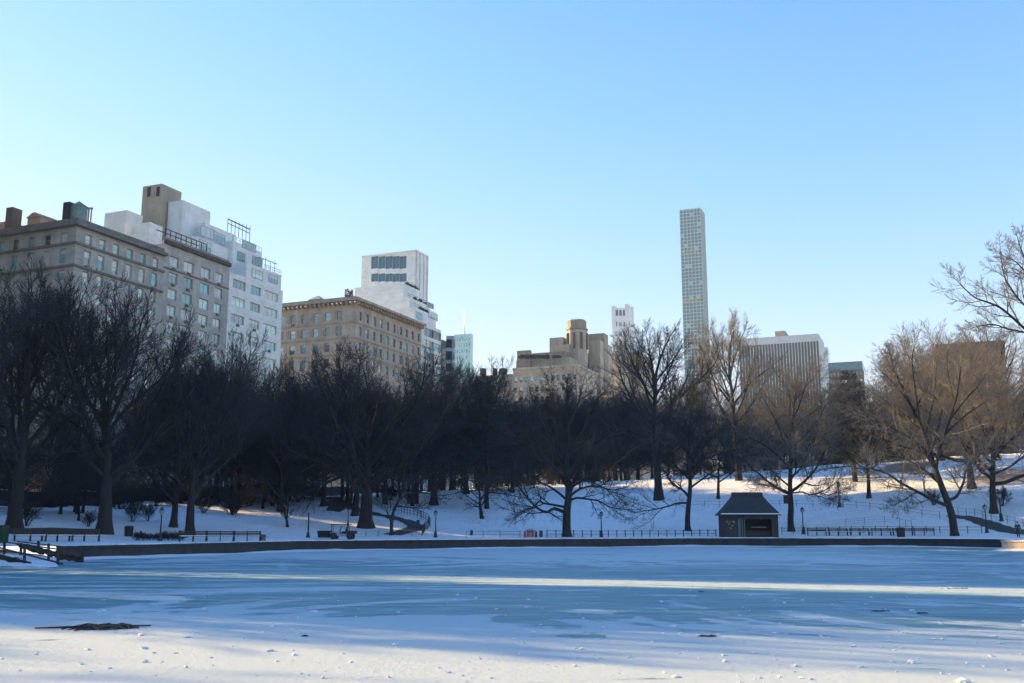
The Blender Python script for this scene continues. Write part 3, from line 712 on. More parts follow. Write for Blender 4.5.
tree_px('elm_c', 466, 500, 362, 'dark bare tree in front of the pale antenna tower', 1.1, Y=172)
tree_px('elm_c', 512, 498, 396, 'dark bare tree right behind the pointed pine', 2.9, Y=178)
hero('large bare tree with low crooked limbs reaching left, beside the red machine', 567, 537,
     [(567, 538), (566.5, 525), (567, 510), (568.5, 497), (568, 480), (566, 460), (568, 440), (566, 420), (567, 402)],
     [([(565, 513), (561.4, 511), (553.8, 508.6), (547, 512), (539.5, 509.5), (530, 501), (522, 491), (516, 484), (508, 480)], .24, .06, -.35),
      ([(566, 508), (563, 506.7), (553, 504.8), (543, 503), (539.5, 501), (533, 507), (524, 510.5), (516.7, 513), (513, 509)], .17, .05, .30),
      ([(568, 502), (576, 498), (587, 499), (598.6, 501), (610, 507), (622, 509)], .16, .05, -.3),
      ([(568, 498), (580, 489), (596, 486), (612, 490), (626, 487)], .18, .05, .5),
      ([(568, 488), (556, 470), (543, 458), (528, 445), (515, 436)], .2, .06, -.4), ([(568, 480), (582, 462), (598, 445), (615, 432), (630, 425)], .2, .06, .4),
      ([(566, 465), (554, 445), (543, 425), (533, 405)], .18, .06, .5), ([(567, 455), (580, 435), (592, 412), (600, 396)], .18, .06, -.4),
      ([(567, 440), (558, 420), (552, 400), (549, 388)], .14, .05, -.8), ([(567, 432), (575, 412), (580, 396), (583, 384)], .14, .05, .9),
      ([(567, 500), (552, 488), (536, 480), (520, 470)], .18, .05, 1.2), ([(567, 490), (590, 476), (612, 466), (630, 452)], .18, .05, -1.1)],
     .56, 'bark', 'twig', 0, 51, kids_=(8, 9, 8, 7))
hero('dark bare tree with one long low limb stretching left, left of the shelter', 688, 531,
     [(688, 532), (687.5, 520), (688.5, 505), (690, 490), (690, 470), (689, 450), (690, 430), (691, 412)],
     [([(688.5, 503), (684, 503), (676, 503.5), (670, 505.7), (661, 508), (653, 509.8), (643, 511), (634, 512.5), (625, 509)], .15, .03, -.3),
      ([(690, 488), (704, 478), (716, 470), (728, 468)], .16, .05, .4), ([(690, 480), (676, 466), (664, 456), (652, 452)], .16, .05, .4),
      ([(690, 465), (702, 448), (714, 436), (724, 428)], .15, .05, -.5), ([(690, 460), (680, 440), (670, 424), (662, 414)], .15, .05, -.5),
      ([(690, 445), (696, 425), (704, 408), (708, 396)], .13, .05, .7), ([(690, 438), (684, 418), (680, 402), (678, 392)], .13, .05, .8),
      ([(690, 425), (692, 408), (694, 394), (694, 386)], .1, .05, -.8), ([(690, 470), (708, 458), (726, 452), (738, 450)], .14, .05, -.9)],
     .40, 'bark', 'twig', 0, 52, kids_=(8, 10, 9, 8))
hero('leaning bare tree with pale branches and one long low limb, right of the benches', 954, 536,
     [(955, 537), (953.5, 526), (952, 516), (948, 503), (943, 490), (938.5, 478), (934, 466), (930, 452), (925, 436), (918, 420), (910, 404), (903, 390), (897, 376)],
     [([(948, 505), (944.7, 504.7), (931, 499), (918, 492), (901, 483), (889.5, 475), (880, 471), (870, 468)], .26, .06, -.25),
      ([(922, 493), (914, 493), (908, 498), (901, 501.5), (892, 506)], .10, .03, -.5),
      ([(949, 500), (956, 497), (960, 490), (964, 481), (966, 470), (974, 460), (984, 452)], .22, .06, .3),
      ([(940, 484), (930, 475), (920, 467), (908, 460), (894, 456)], .18, .05, .5),
      ([(936, 470), (938, 455), (944, 438), (950, 420), (956, 400), (959, 382), (961, 366)], .22, .06, -.2),
      ([(932, 458), (918, 444), (900, 432), (884, 424), (870, 420)], .17, .05, -.4), ([(928, 445), (915, 426), (898, 410), (882, 398)], .15, .05, .5),
      ([(945, 435), (960, 420), (976, 408), (992, 398)], .16, .05, .4), ([(925, 436), (930, 415), (934, 395), (936, 372), (938, 355)], .15, .05, .7),
      ([(914, 412), (904, 396), (893, 382), (882, 372)], .12, .05, -.6), ([(950, 420), (965, 400), (978, 386), (988, 372)], .14, .05, -.6),
      ([(920, 424), (917, 402), (914, 380), (912, 360), (914, 348)], .13, .05, -.5), ([(955, 403), (950, 385), (947, 366), (948, 350)], .12, .05, .5)],
     .50, 'bark', 'twig_sunlit', 0, 53, kids_=(7, 10, 9, 8))
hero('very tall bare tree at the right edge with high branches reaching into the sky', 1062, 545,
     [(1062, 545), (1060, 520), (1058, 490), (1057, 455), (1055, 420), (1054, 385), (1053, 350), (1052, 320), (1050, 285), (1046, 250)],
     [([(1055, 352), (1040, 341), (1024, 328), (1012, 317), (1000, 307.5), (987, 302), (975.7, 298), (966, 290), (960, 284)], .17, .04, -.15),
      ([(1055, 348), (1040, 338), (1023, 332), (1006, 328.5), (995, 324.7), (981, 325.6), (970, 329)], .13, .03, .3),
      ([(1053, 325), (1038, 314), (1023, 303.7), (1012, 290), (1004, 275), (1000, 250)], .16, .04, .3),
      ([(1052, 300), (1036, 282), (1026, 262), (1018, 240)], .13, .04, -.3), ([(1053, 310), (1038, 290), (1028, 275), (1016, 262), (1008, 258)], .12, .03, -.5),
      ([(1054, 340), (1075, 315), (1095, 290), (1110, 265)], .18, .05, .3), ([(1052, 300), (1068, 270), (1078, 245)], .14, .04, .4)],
     .5, 'bark', 'twig_sunlit', 0, 54, kids_=(3, 11, 9, 7), Y=98, flare=1.4, start=(.72, .25, .2, .1), ang=(45, 42, 42, 40), ratio=(.09, .36, .46, .55), leader=.4)
hero('small dark bare tree forked low into spreading stems, left of the lamp stump', 287, 527,
     [(287.5, 528), (287, 522), (286, 517), (284.5, 511)],
     [([(285, 513), (281, 508), (277, 504), (270, 500), (264, 495), (256, 490)], .13, .04, -.2), ([(285, 511), (282, 504), (280, 498), (281, 490), (285, 480)], .13, .04, .3),
      ([(287, 518), (288, 508), (288, 500), (290, 492), (296, 485)], .11, .04, -.4), ([(286, 505), (294, 497), (303, 493), (312, 491)], .09, .03, .4), ([(280, 498), (272, 488), (266, 478), (262, 470)], .09, .03, .6)],
     .20, 'bark', 'twig', 0, 55, flare=1.3, kids_=(5, 6, 6, 4), ratio=(.6, .45, .5, .45))
hero('slim crooked bare tree leaning right, just right of the huge dome crowned tree', 391, 535,
     [(391.5, 536), (391.5, 527), (392, 520), (394, 510), (399, 500), (402, 492), (403, 478), (405, 462), (408, 448)],
     [([(399, 500), (408, 494), (418, 492), (428, 494), (438, 498)], .12, .03, -.3), ([(402, 492), (410, 480), (420, 470), (432, 464)], .12, .04, .4),
      ([(401, 494), (394, 482), (388, 470), (384, 458)], .11, .04, .4), ([(404, 470), (414, 456), (424, 444), (430, 432)], .11, .04, -.5), ([(405, 462), (399, 448), (396, 432)], .10, .04, -.4), ([(391.5, 524), (388, 515), (385, 505), (384, 497)], .08, .03, .2)],
     .22, 'bark', 'twig', 0, 56, flare=1.4, kids_=(5, 7, 7, 5))
hero('round topped bare tree with warm lit twigs and low limbs, right beside the pond shelter', 791.5, 531.5,
     [(791.5, 532), (790.5, 520), (791, 508), (790.5, 498), (790, 488), (790.5, 470), (791, 452), (792, 434), (793, 418), (794, 402)],
     [([(790.5, 496), (786, 490.5), (779, 489), (772, 487), (765.6, 485.7), (756, 482)], .10, .03, -.3), ([(782, 489.5), (778, 485), (776.6, 481), (775, 475)], .07, .03, .3),
      ([(790.5, 493), (795.7, 492.6), (802.5, 492), (809.4, 494.6), (819, 492.6), (827, 489), (832.6, 485), (838, 480)], .12, .05, -.3),
      ([(812, 494), (822, 497), (832, 500), (842, 499)], .07, .03, .5), ([(819, 492), (828, 495), (838, 492), (848, 488)], .07, .03, -.6)],
     .46, 'bark', 'twig_sunlit', 0, 57, **dict(OAK, kids_=(18, 11, 10, 8), ratio=(.52, .5, .48, .5), start=(.36, .2, .15, .1)))

# --- the wood between the slope and the avenue, each tree on its own
G_LEFT = 'dark bare trees of the wood in front of the left apartment buildings'
G_MID = 'dark bare trees of the wood in the middle distance'
G_RIGHT = 'reddish bare trees of the wood beyond the sunlit crest'
r_ = random.Random(99)
placed = []
def free(x, y, gap):
    for a, b in placed:
        if (a - x) ** 2 + (b - y) ** 2 < gap * gap: return False
    placed.append((x, y)); return True
n = 0; tries = 0
while n < 64 and tries < 4000:
    tries += 1
    px = r_.uniform(-40, 420); Y = r_.uniform(108, 170)
    x, y, z = ground_Y(px, Y); d = -x * cA + y * sA
    tt = x * sA + y * cA
    if d > 112 or z < 5.2 or 105.5 < tt < 115 or not free(x, y, 4.2): continue
    top = r_.uniform(372, 430) - (30 if px < 130 else 0)
    ht = at(px, top, Y)[2] - z
    if not 7 < ht < 21: continue
    put_tree(r_.choice(['wood_a', 'wood_b', 'wood_a', 'elm_c']), (x, y, z), ht, 'dark bare tree in the dense wood in front of the left apartment buildings', r_.uniform(0, 6.28), G_LEFT); n += 1
for i in range(20):
    tt, dd = r_.uniform(72, 140), r_.uniform(82, 103); p = TD(tt, dd)
    if 105.5 < tt < 115: continue
    put_tree('wood_b', (p[0], p[1], hz(p[0], p[1])), r_.uniform(6.5, 9.5), 'dark bare tree in the dense wood in front of the left apartment buildings', r_.uniform(0, 6.28), G_LEFT, wide=1.25)
n = 0; tries = 0
while n < 50 and tries < 4000:
    tries += 1
    px = r_.uniform(400, 640); Y = r_.uniform(178, 240)
    x, y, z = ground_Y(px, Y); d = -x * cA + y * sA
    tt = x * sA + y * cA
    if d > 112 or z < 6 or (172 < tt < 197 and d > 18) or not free(x, y, 4.5): continue
    ht = at(px, r_.uniform(388, 440), Y)[2] - z
    if not 7 < ht < 24: continue
    put_tree(r_.choice(['wood_a', 'wood_b', 'oak_b']), (x, y, z), ht, 'dark bare tree in the wood in the middle, below the stepped beige building', r_.uniform(0, 6.28), G_MID); n += 1
n = 0; tries = 0
while n < 70 and tries < 5000:
    tries += 1
    px = r_.uniform(610, 1060); Y = r_.uniform(196, 285)
    x, y, z = ground_Y(px, Y)
    if not free(x, y, 5.0): continue
    ht = at(px, r_.uniform(378, 440), Y)[2] - z
    if not 8 < ht < 28: continue
    put_tree(r_.choice(['wood_w', 'wood_w', 'wood_b', 'wood_a']), (x, y, z), ht, 'warm lit bare tree in the wood beyond the sunlit crest on the right', r_.uniform(0, 6.28), G_RIGHT); n += 1

for i, (tt, dd, hh) in enumerate(((50, 70, 22), (41, 82, 13), (44, 66, 15), (28, 62, 22), (24, 54, 21), (25, 74, 23), (17, 84, 22), (8, 66, 21))):
    p = TD(tt, dd); put_tree(('elm_a', 'elm_b', 'elm_c')[i % 3], (p[0], p[1], hz(p[0], p[1])), hh, 'dark bare tree on the near left bank, beyond the left edge of the photo', i * 1.3, 'trees on the near left bank')
# --- shrubs
def shrub_px(px, pb, hm, label, key='shrub', group=None, Y=None):
    g = ground_at(px, pb) if Y is None else ground_Y(px, Y)
    return put_tree(key, g, hm, label, rnd.uniform(0, 6.28), group, 'bare_shrub', 'shrub')
shrub_px(26, 526, 2.6, 'leafless shrub with spreading twigs at the left behind the low dark bed', 'shrub_b')
shrub_px(132, 522, 2.5, 'dense dark leafless shrub behind the leftmost lamp post')
shrub_px(148, 521, 2.1, 'smaller dark leafless shrub touching the leftmost lamp post')
shrub_px(88, 527, 1.7, 'thin pale leafless shrub left of the big dark trunk', 'shrub_b')
shrub_px(934, 505, 2.4, 'loose leafless shrub behind the long low limb of the leaning tree', 'shrub_b')
shrub_px(1003, 506, 3.0, 'slender leafless shrub right of the leaning pair of trunks at the right', 'shrub_b')
for px in (60, 77): tree_px('wood_b', px, 514, 420, {60: 'thin young bare tree on the slope, left of the pair beyond the big trunk', 77: 'thin young bare tree on the slope, right of the pair beyond the big trunk'}[px], px)
G_UNDER = 'leafless bushes along the foot of the wood'
for i in range(90):
    px = r_.uniform(-30, 1040)
    Y = r_.uniform(128, 150) if px < 250 else r_.uniform(150, 172) if px < 420 else r_.uniform(180, 200) if px < 620 else r_.uniform(200, 240)
    g = ground_Y(px, Y)
    lab = 'dark leafless bush at the foot of the wood on the left' if px < 420 else 'dark leafless bush at the foot of the wood in the middle' if px < 620 else 'dark leafless bush at the foot of the wood beyond the crest'
    put_tree(r_.choice(['shrub', 'shrub_b']), g, r_.uniform(2.2, 4.2), lab, r_.uniform(0, 6.28), G_UNDER, 'bare_shrub', 'shrub', 1.3)
for i in range(14):                                  # low hedge plants by the leftmost lamp post and bench
    px = 136 + i * 3.6; g = ground_at(px, 540.5)
    put_tree('shrub_b', g, r_.uniform(.6, .95), 'knee high leafless bush in the row by the leftmost lamp post', r_.uniform(0, 6), 'knee high bushes by the leftmost lamp post', 'bare_shrub', 'shrub', 1.3)
# ------------------------------------------------------------------ buildings
OUT_W = (cA, -sA, 0); IN_W = (-cA, sA, 0); IN_N = (sA, cA, 0)
RZ_W, RZ_N = math.pi / 2 - AV, -AV
def wall_face(mb, O, U, W, z0, z1, ops, IN, dep=.28):
    us = sorted({0.0, W} | {round(x, 3) for o in ops for x in o[:2]}); vs = sorted({z0, z1} | {round(x, 3) for o in ops for x in o[2:]})
    us = [u for u in us if -1e-6 <= u <= W + 1e-6]; vs = [v for v in vs if z0 - 1e-6 <= v <= z1 + 1e-6]
    P = lambda u, v, k=0.0: (O[0] + U[0] * u + IN[0] * k, O[1] + U[1] * u + IN[1] * k, v)
    for j in range(len(vs) - 1):
        row = [o for o in ops if o[2] < (vs[j] + vs[j + 1]) / 2 < o[3]]
        i = 0; run = None
        for i in range(len(us) - 1):
            c = (us[i] + us[i + 1]) / 2; hole = any(o[0] < c < o[1] for o in row)
            if not hole and run is None: run = us[i]
            if (hole or i == len(us) - 2) and run is not None:
                e = us[i] if hole else us[i + 1]
                if e > run: mb.add([P(run, vs[j]), P(e, vs[j]), P(e, vs[j + 1]), P(run, vs[j + 1])], [(0, 1, 2, 3)])
                run = None
    for a, b, c, d in ops:
        for q in (((a, c), (b, c)), ((b, c), (b, d)), ((b, d), (a, d)), ((a, d), (a, c))):
            mb.add([P(*q[0]), P(*q[1]), P(*q[1], dep), P(*q[0], dep)], [(0, 1, 2, 3)])
_WIN = {}
def window_meshes(w, h, style):
    key = (round(w, 2), round(h, 2), style)
    if key in _WIN: return _WIN[key]
    f = MB(); t = .09
    f.box(-w / 2, -w / 2 + t, -.05, .05, 0, h); f.box(w / 2 - t, w / 2, -.05, .05, 0, h)
    f.box(-w / 2 + t, w / 2 - t, -.05, .05, 0, t); f.box(-w / 2 + t, w / 2 - t, -.05, .05, h - t, h)
    if style == 'sash': f.box(-w / 2 + t, w / 2 - t, -.04, .04, h * .5 - .04, h * .5 + .04)
    if style == 'wide':
        for k in (1, 2): f.box(-w / 2 + w * k / 3 - .04, -w / 2 + w * k / 3 + .04, -.04, .04, t, h - t)
    if style == 'pair': f.box(-.04, .04, -.04, .04, t, h - t)
    p = MB(); p.box(-w / 2 + t, w / 2 - t, -.012, .012, t, h - t)
    def me(m, n):
        a = bpy.data.meshes.new(n); a.from_pydata(m.v, [], m.f); a.materials.append(M['frame']); return a
    _WIN[key] = (me(f, 'window_frame'), me(p, 'window_pane')); return _WIN[key]
_PANE = {}
def pane_mesh(me, g):
    k = (me.name, g)
    if k not in _PANE:
        c = me.copy(); c.materials.clear(); c.materials.append(M[g]); _PANE[k] = c
    return _PANE[k]
class Building:
    def __init__(s, name, label, t0, t1, d0, d1, z0, z1, mat_, cat='building', seed=1, dep=.28, frame='frame'):
        s.t0, s.t1, s.d0, s.d1, s.z0, s.z1 = t0, t1, d0, d1, z0, z1; s.m = M[mat_]; s.dep = dep
        x, y, z = TD((t0 + t1) / 2, (d0 + d1) / 2, z0)
        s.o = thing(name, label, cat, (x, y, z)); s.base = (x, y, z); s.ow = []; s.on = []; s.wins = []; s.r = random.Random(seed); s.nw = 0; s.extra = MB()
        s.rest_f, s.rest_p = MB(), MB()
    def W(s, tc, zc, w, h, style='sash', pane=None, ac=0.0):
        s.ow.append((tc - s.t0 - w / 2, tc - s.t0 + w / 2, zc - h / 2, zc + h / 2)); s.wins.append(('W', tc, zc, w, h, style, pane, ac))
    def Nf(s, dc, zc, w, h, style='sash', pane=None, ac=0.0):
        s.on.append((dc - s.d0 - w / 2, dc - s.d0 + w / 2, zc - h / 2, zc + h / 2)); s.wins.append(('N', dc, zc, w, h, style, pane, ac))
    def part(s, name, matk, **k):
        return MB_child(s, name, matk)
    def finish(s, panes_w, panes_n, limit=96):
        mb = MB()
        wall_face(mb, TD(s.t0, s.d0), (sA, cA), s.t1 - s.t0, s.z0, s.z1, s.ow, IN_W, s.dep)
        wall_face(mb, TD(s.t0, s.d0), (-cA, sA), s.d1 - s.d0, s.z0, s.z1, s.on, IN_N, s.dep)
        q = [TD(s.t0, s.d0), TD(s.t1, s.d0), TD(s.t1, s.d1), TD(s.t0, s.d1)]
        P = lambda i, z: (q[i][0], q[i][1], z)
        mb.add([P(1, s.z0), P(2, s.z0), P(2, s.z1), P(1, s.z1)], [(0, 1, 2, 3)]); mb.add([P(2, s.z0), P(3, s.z0), P(3, s.z1), P(2, s.z1)], [(0, 1, 2, 3)])
        mb.add([P(0, s.z1), P(1, s.z1), P(2, s.z1), P(3, s.z1)], [(0, 1, 2, 3)])
        i_ = s.dep + .12                                    # dark rooms behind the openings
        s.wall = mb.build('wall', s.m, s.o)
        s.wins.sort(key=lambda w: -w[2])
        for i, (side, c, zc, w, h, style, pane, ac) in enumerate(s.wins):
            pos = TD(c, s.d0 + s.dep, zc - h / 2) if side == 'W' else TD(s.t0 + s.dep, c, zc - h / 2)
            rz = RZ_W if side == 'W' else RZ_N
            fm, pm = window_meshes(w, h, style); g = pane or s.r.choice(panes_w if side == 'W' else panes_n)
            if i < limit:
                loc = tuple(pos[k] - s.base[k] for k in range(3))
                wo = link('window', fm, s.o, loc, rz); link('pane', pane_mesh(pm, g), wo)
                if ac:
                    a = MB(); px_, py_ = (0, 0); a.box(-.36, .36, -.55, -.06, -.02, .42)
                    me = bpy.data.meshes.get('ac_box')
                    if me is None:
                        me = bpy.data.meshes.new('ac_box'); me.from_pydata(a.v, [], a.f); me.materials.append(M['ac'])
                    link('air_conditioner', me, wo, (0, 0, .0 if ac > 0 else -.5))
            else:
                ca, sa = math.cos(rz), math.sin(rz)
                for src, dst in ((fm, s.rest_f), (pm, s.rest_p)):
                    dst.add([(pos[0] + v.co.x * ca - v.co.y * sa, pos[1] + v.co.x * sa + v.co.y * ca, pos[2] + v.co.z) for v in src.vertices], [tuple(p.vertices) for p in src.polygons])
        if s.rest_f.v:
            tag(s.rest_f.build('window_frames_below', M['frame'], s.o), kind='stuff'); tag(s.rest_p.build('window_panes_below', M['glass_blue'], s.o), kind='stuff')
        return s
    def td(s, name, matk, *boxes):
        mb = MB()
        for b in boxes: mb.td(*b)
        return mb.build(name, M[matk], s.o)
    def band(s, name, matk, z0, z1, out, also_n=True):       # a course or cornice running round the two street fronts
        mb = MB(); e = .004
        mb.td(s.t0 - (out if also_n else 0), s.t1, s.d0 - out, s.d0 - e, z0, z1)
        if also_n: mb.td(s.t0 - out, s.t0 - e, s.d0 - e, s.d1, z0, z1)
        return mb.build(name, M[matk], s.o)
D0 = 122.0
ZB = 6.0
# ---- B1: limestone block with dark attic
t1a, zc1 = Fd(77, 226, D0); t1b = Fd(165, 247, D0)[0]
zp1 = Fd(77, 217, D0)[1]
B1 = Building('apartment_building', 'grey limestone apartment block with dark attic wall and water tanks, at the far left', t1a, t1b, D0, D0 + 46, ZB, zc1, 'limestone', seed=3)
rows = [Fd(88.5, y, D0)[1] for y in (240.3, 259, 278)]
fl = (rows[0] - rows[2]) / 2
cw = [Fd(x, 240 + (x - 88) * .32, D0)[0] for x in (88.7, 102.5, 116.2, 130, 143, 155.5)]
cn = [Ft(x, 240, t1a)[0] for x in (63.6, 47.4, 31.6, 16, 1.8, -12)]
zr = [rows[0], rows[0] - fl * .98] + [rows[0] - fl * (i) for i in range(2, 10)]
for i, z in enumerate(zr):
    if z < ZB + 3: continue
    hh = 2.35 if i == 1 else 1.75
    for t in cw: B1.W(t, z, 1.35, hh, 'sash', None, -1 if B1.r.random() < .22 else 0)
    for d in cn: B1.Nf(d, z, 1.35, hh)
B1.finish(['glass_blue', 'glass_pale', 'glass_pale', 'glass_blind'], ['glass_blue', 'glass_dark', 'glass_blind'])
B1.band('cornice', 'limestone_dk', zc1, zc1 + .55, .9)
mb = MB(); mb.td(B1.t0, B1.t1, D0, D0 + .5, zc1 + .55, zp1); mb.td(B1.t0, B1.t0 + .5, D0 + .5, B1.d1, zc1 + .55, zp1)
k = B1.t0
while k < B1.t1 - 1: mb.td(k, k + .7, D0 - .12, D0 - .004, zc1 + .7, zp1 - .2); k += 2.2
k = D0
while k < B1.d1 - 1: mb.td(B1.t0 - .12, B1.t0 - .004, k, k + .7, zc1 + .7, zp1 - .2); k += 2.2
mb.build('parapet', M['limestone_dk'], B1.o)
for y in (243, 266): B1.band('string_course', 'limestone_dk', Fd(77, y, D0)[1] - .2, Fd(77, y, D0)[1] + .18, .3)
mb = MB()
for i in range(22):
    z = zc1 - .6 - i * .95
    mb.td(B1.t0 - .06, B1.t0 - .004, D0 - .06, D0 + (1.3 if i % 2 else .9), z - .8, z); mb.td(B1.t0, B1.t0 + (.9 if i % 2 else 1.3), D0 - .06, D0 - .004, z - .8, z)
mb.build('quoins', M['limestone'], B1.o)
def roof_pt(px, py, d): return Fd(px, py, d)
tq, zq = Fd(69.5, 203, D0 + 5)
B1.td('chimney', 'panel_dark', (tq - .6, tq + .7, D0 + 4.4, D0 + 5.7, zp1 - 3, zq))
tq, zq = Fd(79, 206, D0 + 4); c = TD(tq, D0 + 4); s_ = D0 * .9 / 1000
tk = MB(); tk.frustum(c, 1.35, 1.35, zp1 - 2, zq - .2, 14); tk.frustum(c, 1.5, .08, zq - .2, zq + .8, 14); tk.build('water_tank', M['copper'], B1.o)
mb = MB()
for x in (86, 89, 91.5):
    tq, zq = Fd(x, 209, D0 + 3); c = TD(tq, D0 + 3); mb.frustum(c, .16, .16, zp1 - 2, zq, 6); mb.frustum(c, .32, .2, zq, zq + .25, 6)
mb.build('roof_pipes', M['zinc'], B1.o)
dq, zq = Ft(14.5, 209, t1a + 5); z2 = Ft(14.5, 221, t1a + 5)[1]
B1.td('bulkhead', 'brown_brick', (t1a + 4, t1a + 6, dq - .75, dq + .75, zp1 - 2, zq))
dq, zq = Ft(39, 220, t1a + 6); mb = MB(); mb.td(t1a + 5, t1a + 9, dq - 1.5, dq + 1.5, zp1 - 3, zq + .2)
q0 = [TD(t1a + 4.8, dq - 1.7, zq + .2), TD(t1a + 4.8, dq + 1.7, zq + .2), TD(t1a + 9.2, dq + 1.7, zq + .2), TD(t1a + 9.2, dq - 1.7, zq + .2)]; q1 = [TD(t1a + 4.8, dq - .3, zq + 1.0), TD(t1a + 4.8, dq + .3, zq + 1.0), TD(t1a + 9.2, dq + .3, zq + 1.0), TD(t1a + 9.2, dq - .3, zq + 1.0)]
mb.hexa(q0, q1); mb.build('penthouse', M['orange_brick'], B1.o)
dq, zq = Ft(4, 224, t1a + 7); B1.td('roof_house', 'orange_brick', (t1a + 6, t1a + 12, dq - 2.2, dq + 5, zp1 - 3, zq))

# ---- B2: greyish block with brown cornice
t2a, z2 = t1b + .02, Fd(165.3, 243, D0)[1]
t2b = Fd(230.6, 264, D0)[0]
B2 = Building('apartment_building', 'plain beige apartment block with brown cornice and square paired windows, right of the limestone block', t2a, t2b, D0 + .25, D0 + 40, ZB, z2, 'limestone', seed=4)
fl = (Fd(175, 262, D0)[1] - Fd(175, 311.5, D0)[1]) / 3; zt = Fd(175, 262, D0)[1]
for i in range(8):
    z = zt - i * fl
    if z < ZB + 2.5: continue
    for x, w in ((175.3, 2.3), (190, 2.6), (206.7, 2.6), (220.3, 2.2)):
        B2.W(Fd(x, 262 + (x - 175) * .30, D0)[0], z, w, 1.9, 'pair', None, -1 if B2.r.random() < .45 else 0)
B2.finish(['glass_pale', 'glass_pale', 'glass_blind', 'glass_blue'], ['glass_dark'])
B2.band('cornice', 'brown_roof', z2, z2 + .7, .5, False)
B2.td('parapet', 'beige_dk', (t2a, t2b, D0 + .25, D0 + .8, z2 + .7, z2 + 1.3))
B2.band('string_course', 'limestone_dk', zt - fl * .5 - .12, zt - fl * .5 + .12, .2, False)
mb = MB()
for i in range(9):
    t = t2a + 2 + i * 1.4; mb.td(t, t + .12, D0 + 2, D0 + 2.12, z2, z2 + 3.4)
mb.td(t2a + 2, t2a + 13.4, D0 + 2.0, D0 + 2.1, z2 + 3.4, z2 + 3.55); mb.td(t2a + 2, t2a + 13.4, D0 + 4.0, D0 + 4.1, z2 + 3.4, z2 + 3.55)
mb.build('roof_pergola', M['dark_metal'], B2.o)

# ---- B3: white stepped block with terraces, glazed penthouses
t3a = t2b + .02; t3b = Fd(281, 345, D0)[0]
ztop = Fd(231, 272, D0)[1]
B3 = Building('apartment_building', 'white brick apartment block with ribbon windows, stepped roof terraces and big penthouse boxes', t3a, t3b, D0 + .1, D0 + 40, ZB, ztop, 'white_brick', seed=5)
fl = (Fd(240, 285, D0)[1] - Fd(240, 337.6, D0)[1]) / 3; zt = Fd(240, 285, D0)[1] + 0.0
for i in range(8):
    z = zt - i * fl
    if z < ZB + 2.5: continue
    for x, w in ((239.8, 4.0), (256.3, 3.3), (271.8, 4.6)):
        B3.W(Fd(x, 285 + (x - 240) * .27, D0)[0], z, w, 1.75, 'wide', None, -1 if B3.r.random() < .5 else 0)
B3.finish(['glass_pale', 'glass_blue', 'glass_pale'], ['glass_dark'])
def tier(pxa, pxb, pyt, dd, matk='white_brick', name='terrace_tier', zb=None, deep=20, wins=(), wy=None):
    ta, zt_ = Fd(pxa, pyt, D0 + dd); tb = Fd(pxb, pyt + (pxb - pxa) * .35, D0 + dd)[0]
    B3.td(name, matk, (ta, tb, D0 + dd, D0 + dd + deep, zb or ztop - .5, zt_)); return ta, tb, zt_
ta, tb, zt1 = tier(247, 281.5, 262, .6, zb=ztop + .002); 
def extra_win(B, px, py, d, w, h, style, g):
    t, z = Fd(px, py, d); fm, pm = window_meshes(w, h, style); p = TD(t, d - .06, z - h / 2)
    wo = link('window', fm, B.o, tuple(p[k] - B.base[k] for k in range(3)), RZ_W); link('pane', pane_mesh(pm, g), wo)
extra_win(B3, 257, 261.5, D0 + .6, 3.4, 1.8, 'wide', 'glass_blue'); extra_win(B3, 257, 274.5, D0 + .6, 3.4, 1.8, 'wide', 'glass_pale')
extra_win(B3, 273, 279, D0 + .6, 3.0, 1.7, 'wide', 'glass_blue')
tier(233, 262, 240.5, 5, deep=18, name='terrace_tier')
tier(205, 236, 222.5, 10, deep=14, name='terrace_tier')
tier(196, 232, 236, 6, deep=14, name='terrace_tier')
extra_win(B3, 241, 257, D0 + 5, 2.6, 2.0, 'wide', 'glass_blue'); extra_win(B3, 249, 246, D0 + 5, 4.6, 1.7, 'wide', 'glass_pale')
extra_win(B3, 208, 233, D0 + 10, 4.5, 2.2, 'wide', 'glass_pale'); extra_win(B3, 219, 238, D0 + 6, 3.6, 2.0, 'wide', 'glass_pale'); extra_win(B3, 205, 246, D0 + 6, 3.4, 2.0, 'wide', 'glass_blue')
# the three great rooftop boxes
def rbox(B, name, matk, px0, pxc, px1, pyt, dd, zb):
    tc, zt_ = Fd(pxc, pyt, D0 + dd); t_1 = Fd(px1, pyt + 3, D0 + dd)[0]; dl = Ft(px0, pyt + 3, tc)[0]
    return B.td(name, matk, (tc, t_1, D0 + dd, dl, zb, zt_)), tc, t_1, zt_, dl
o_, ta, tb, zz, dl = rbox(B3, 'penthouse_tower', 'olive_stucco', 143, 162, 182, 183.5, 16, ztop + .003)
for px, py in ((149, 192), (158, 191.5)):
    d_, z_ = Ft(px, py, ta); B3.td('tower_opening', 'panel_dark', (ta - .02, ta + .3, d_ - .45, d_ + .45, z_ - 1.0, z_ + 1.0))
rbox(B3, 'penthouse_box', 'white_stucco', 168.5, 183, 211, 200, 12, ztop + .004)
rbox(B3, 'penthouse_cube', 'white_stucco', 105, 127, 143, 210, 18, ztop - 3)
rbox(B3, 'stair_house', 'white_brick', 132, 150, 163, 222, 11, ztop + .002)
mb = MB()
def rail_line(mb, p, q, z, h=1.0, n=8):
    for i in range(n + 1):
        a = [p[k] + (q[k] - p[k]) * i / n for k in range(2)]; mb.beam((a[0], a[1], z), (a[0], a[1], z + h), .05, .05)
    mb.beam((p[0], p[1], z + h), (q[0], q[1], z + h), .06, .06); mb.beam((p[0], p[1], z + h * .5), (q[0], q[1], z + h * .5), .04, .04)
tA, zA = Fd(233, 240.5, D0 + 5); tB = Fd(262, 251, D0 + 5)[0]
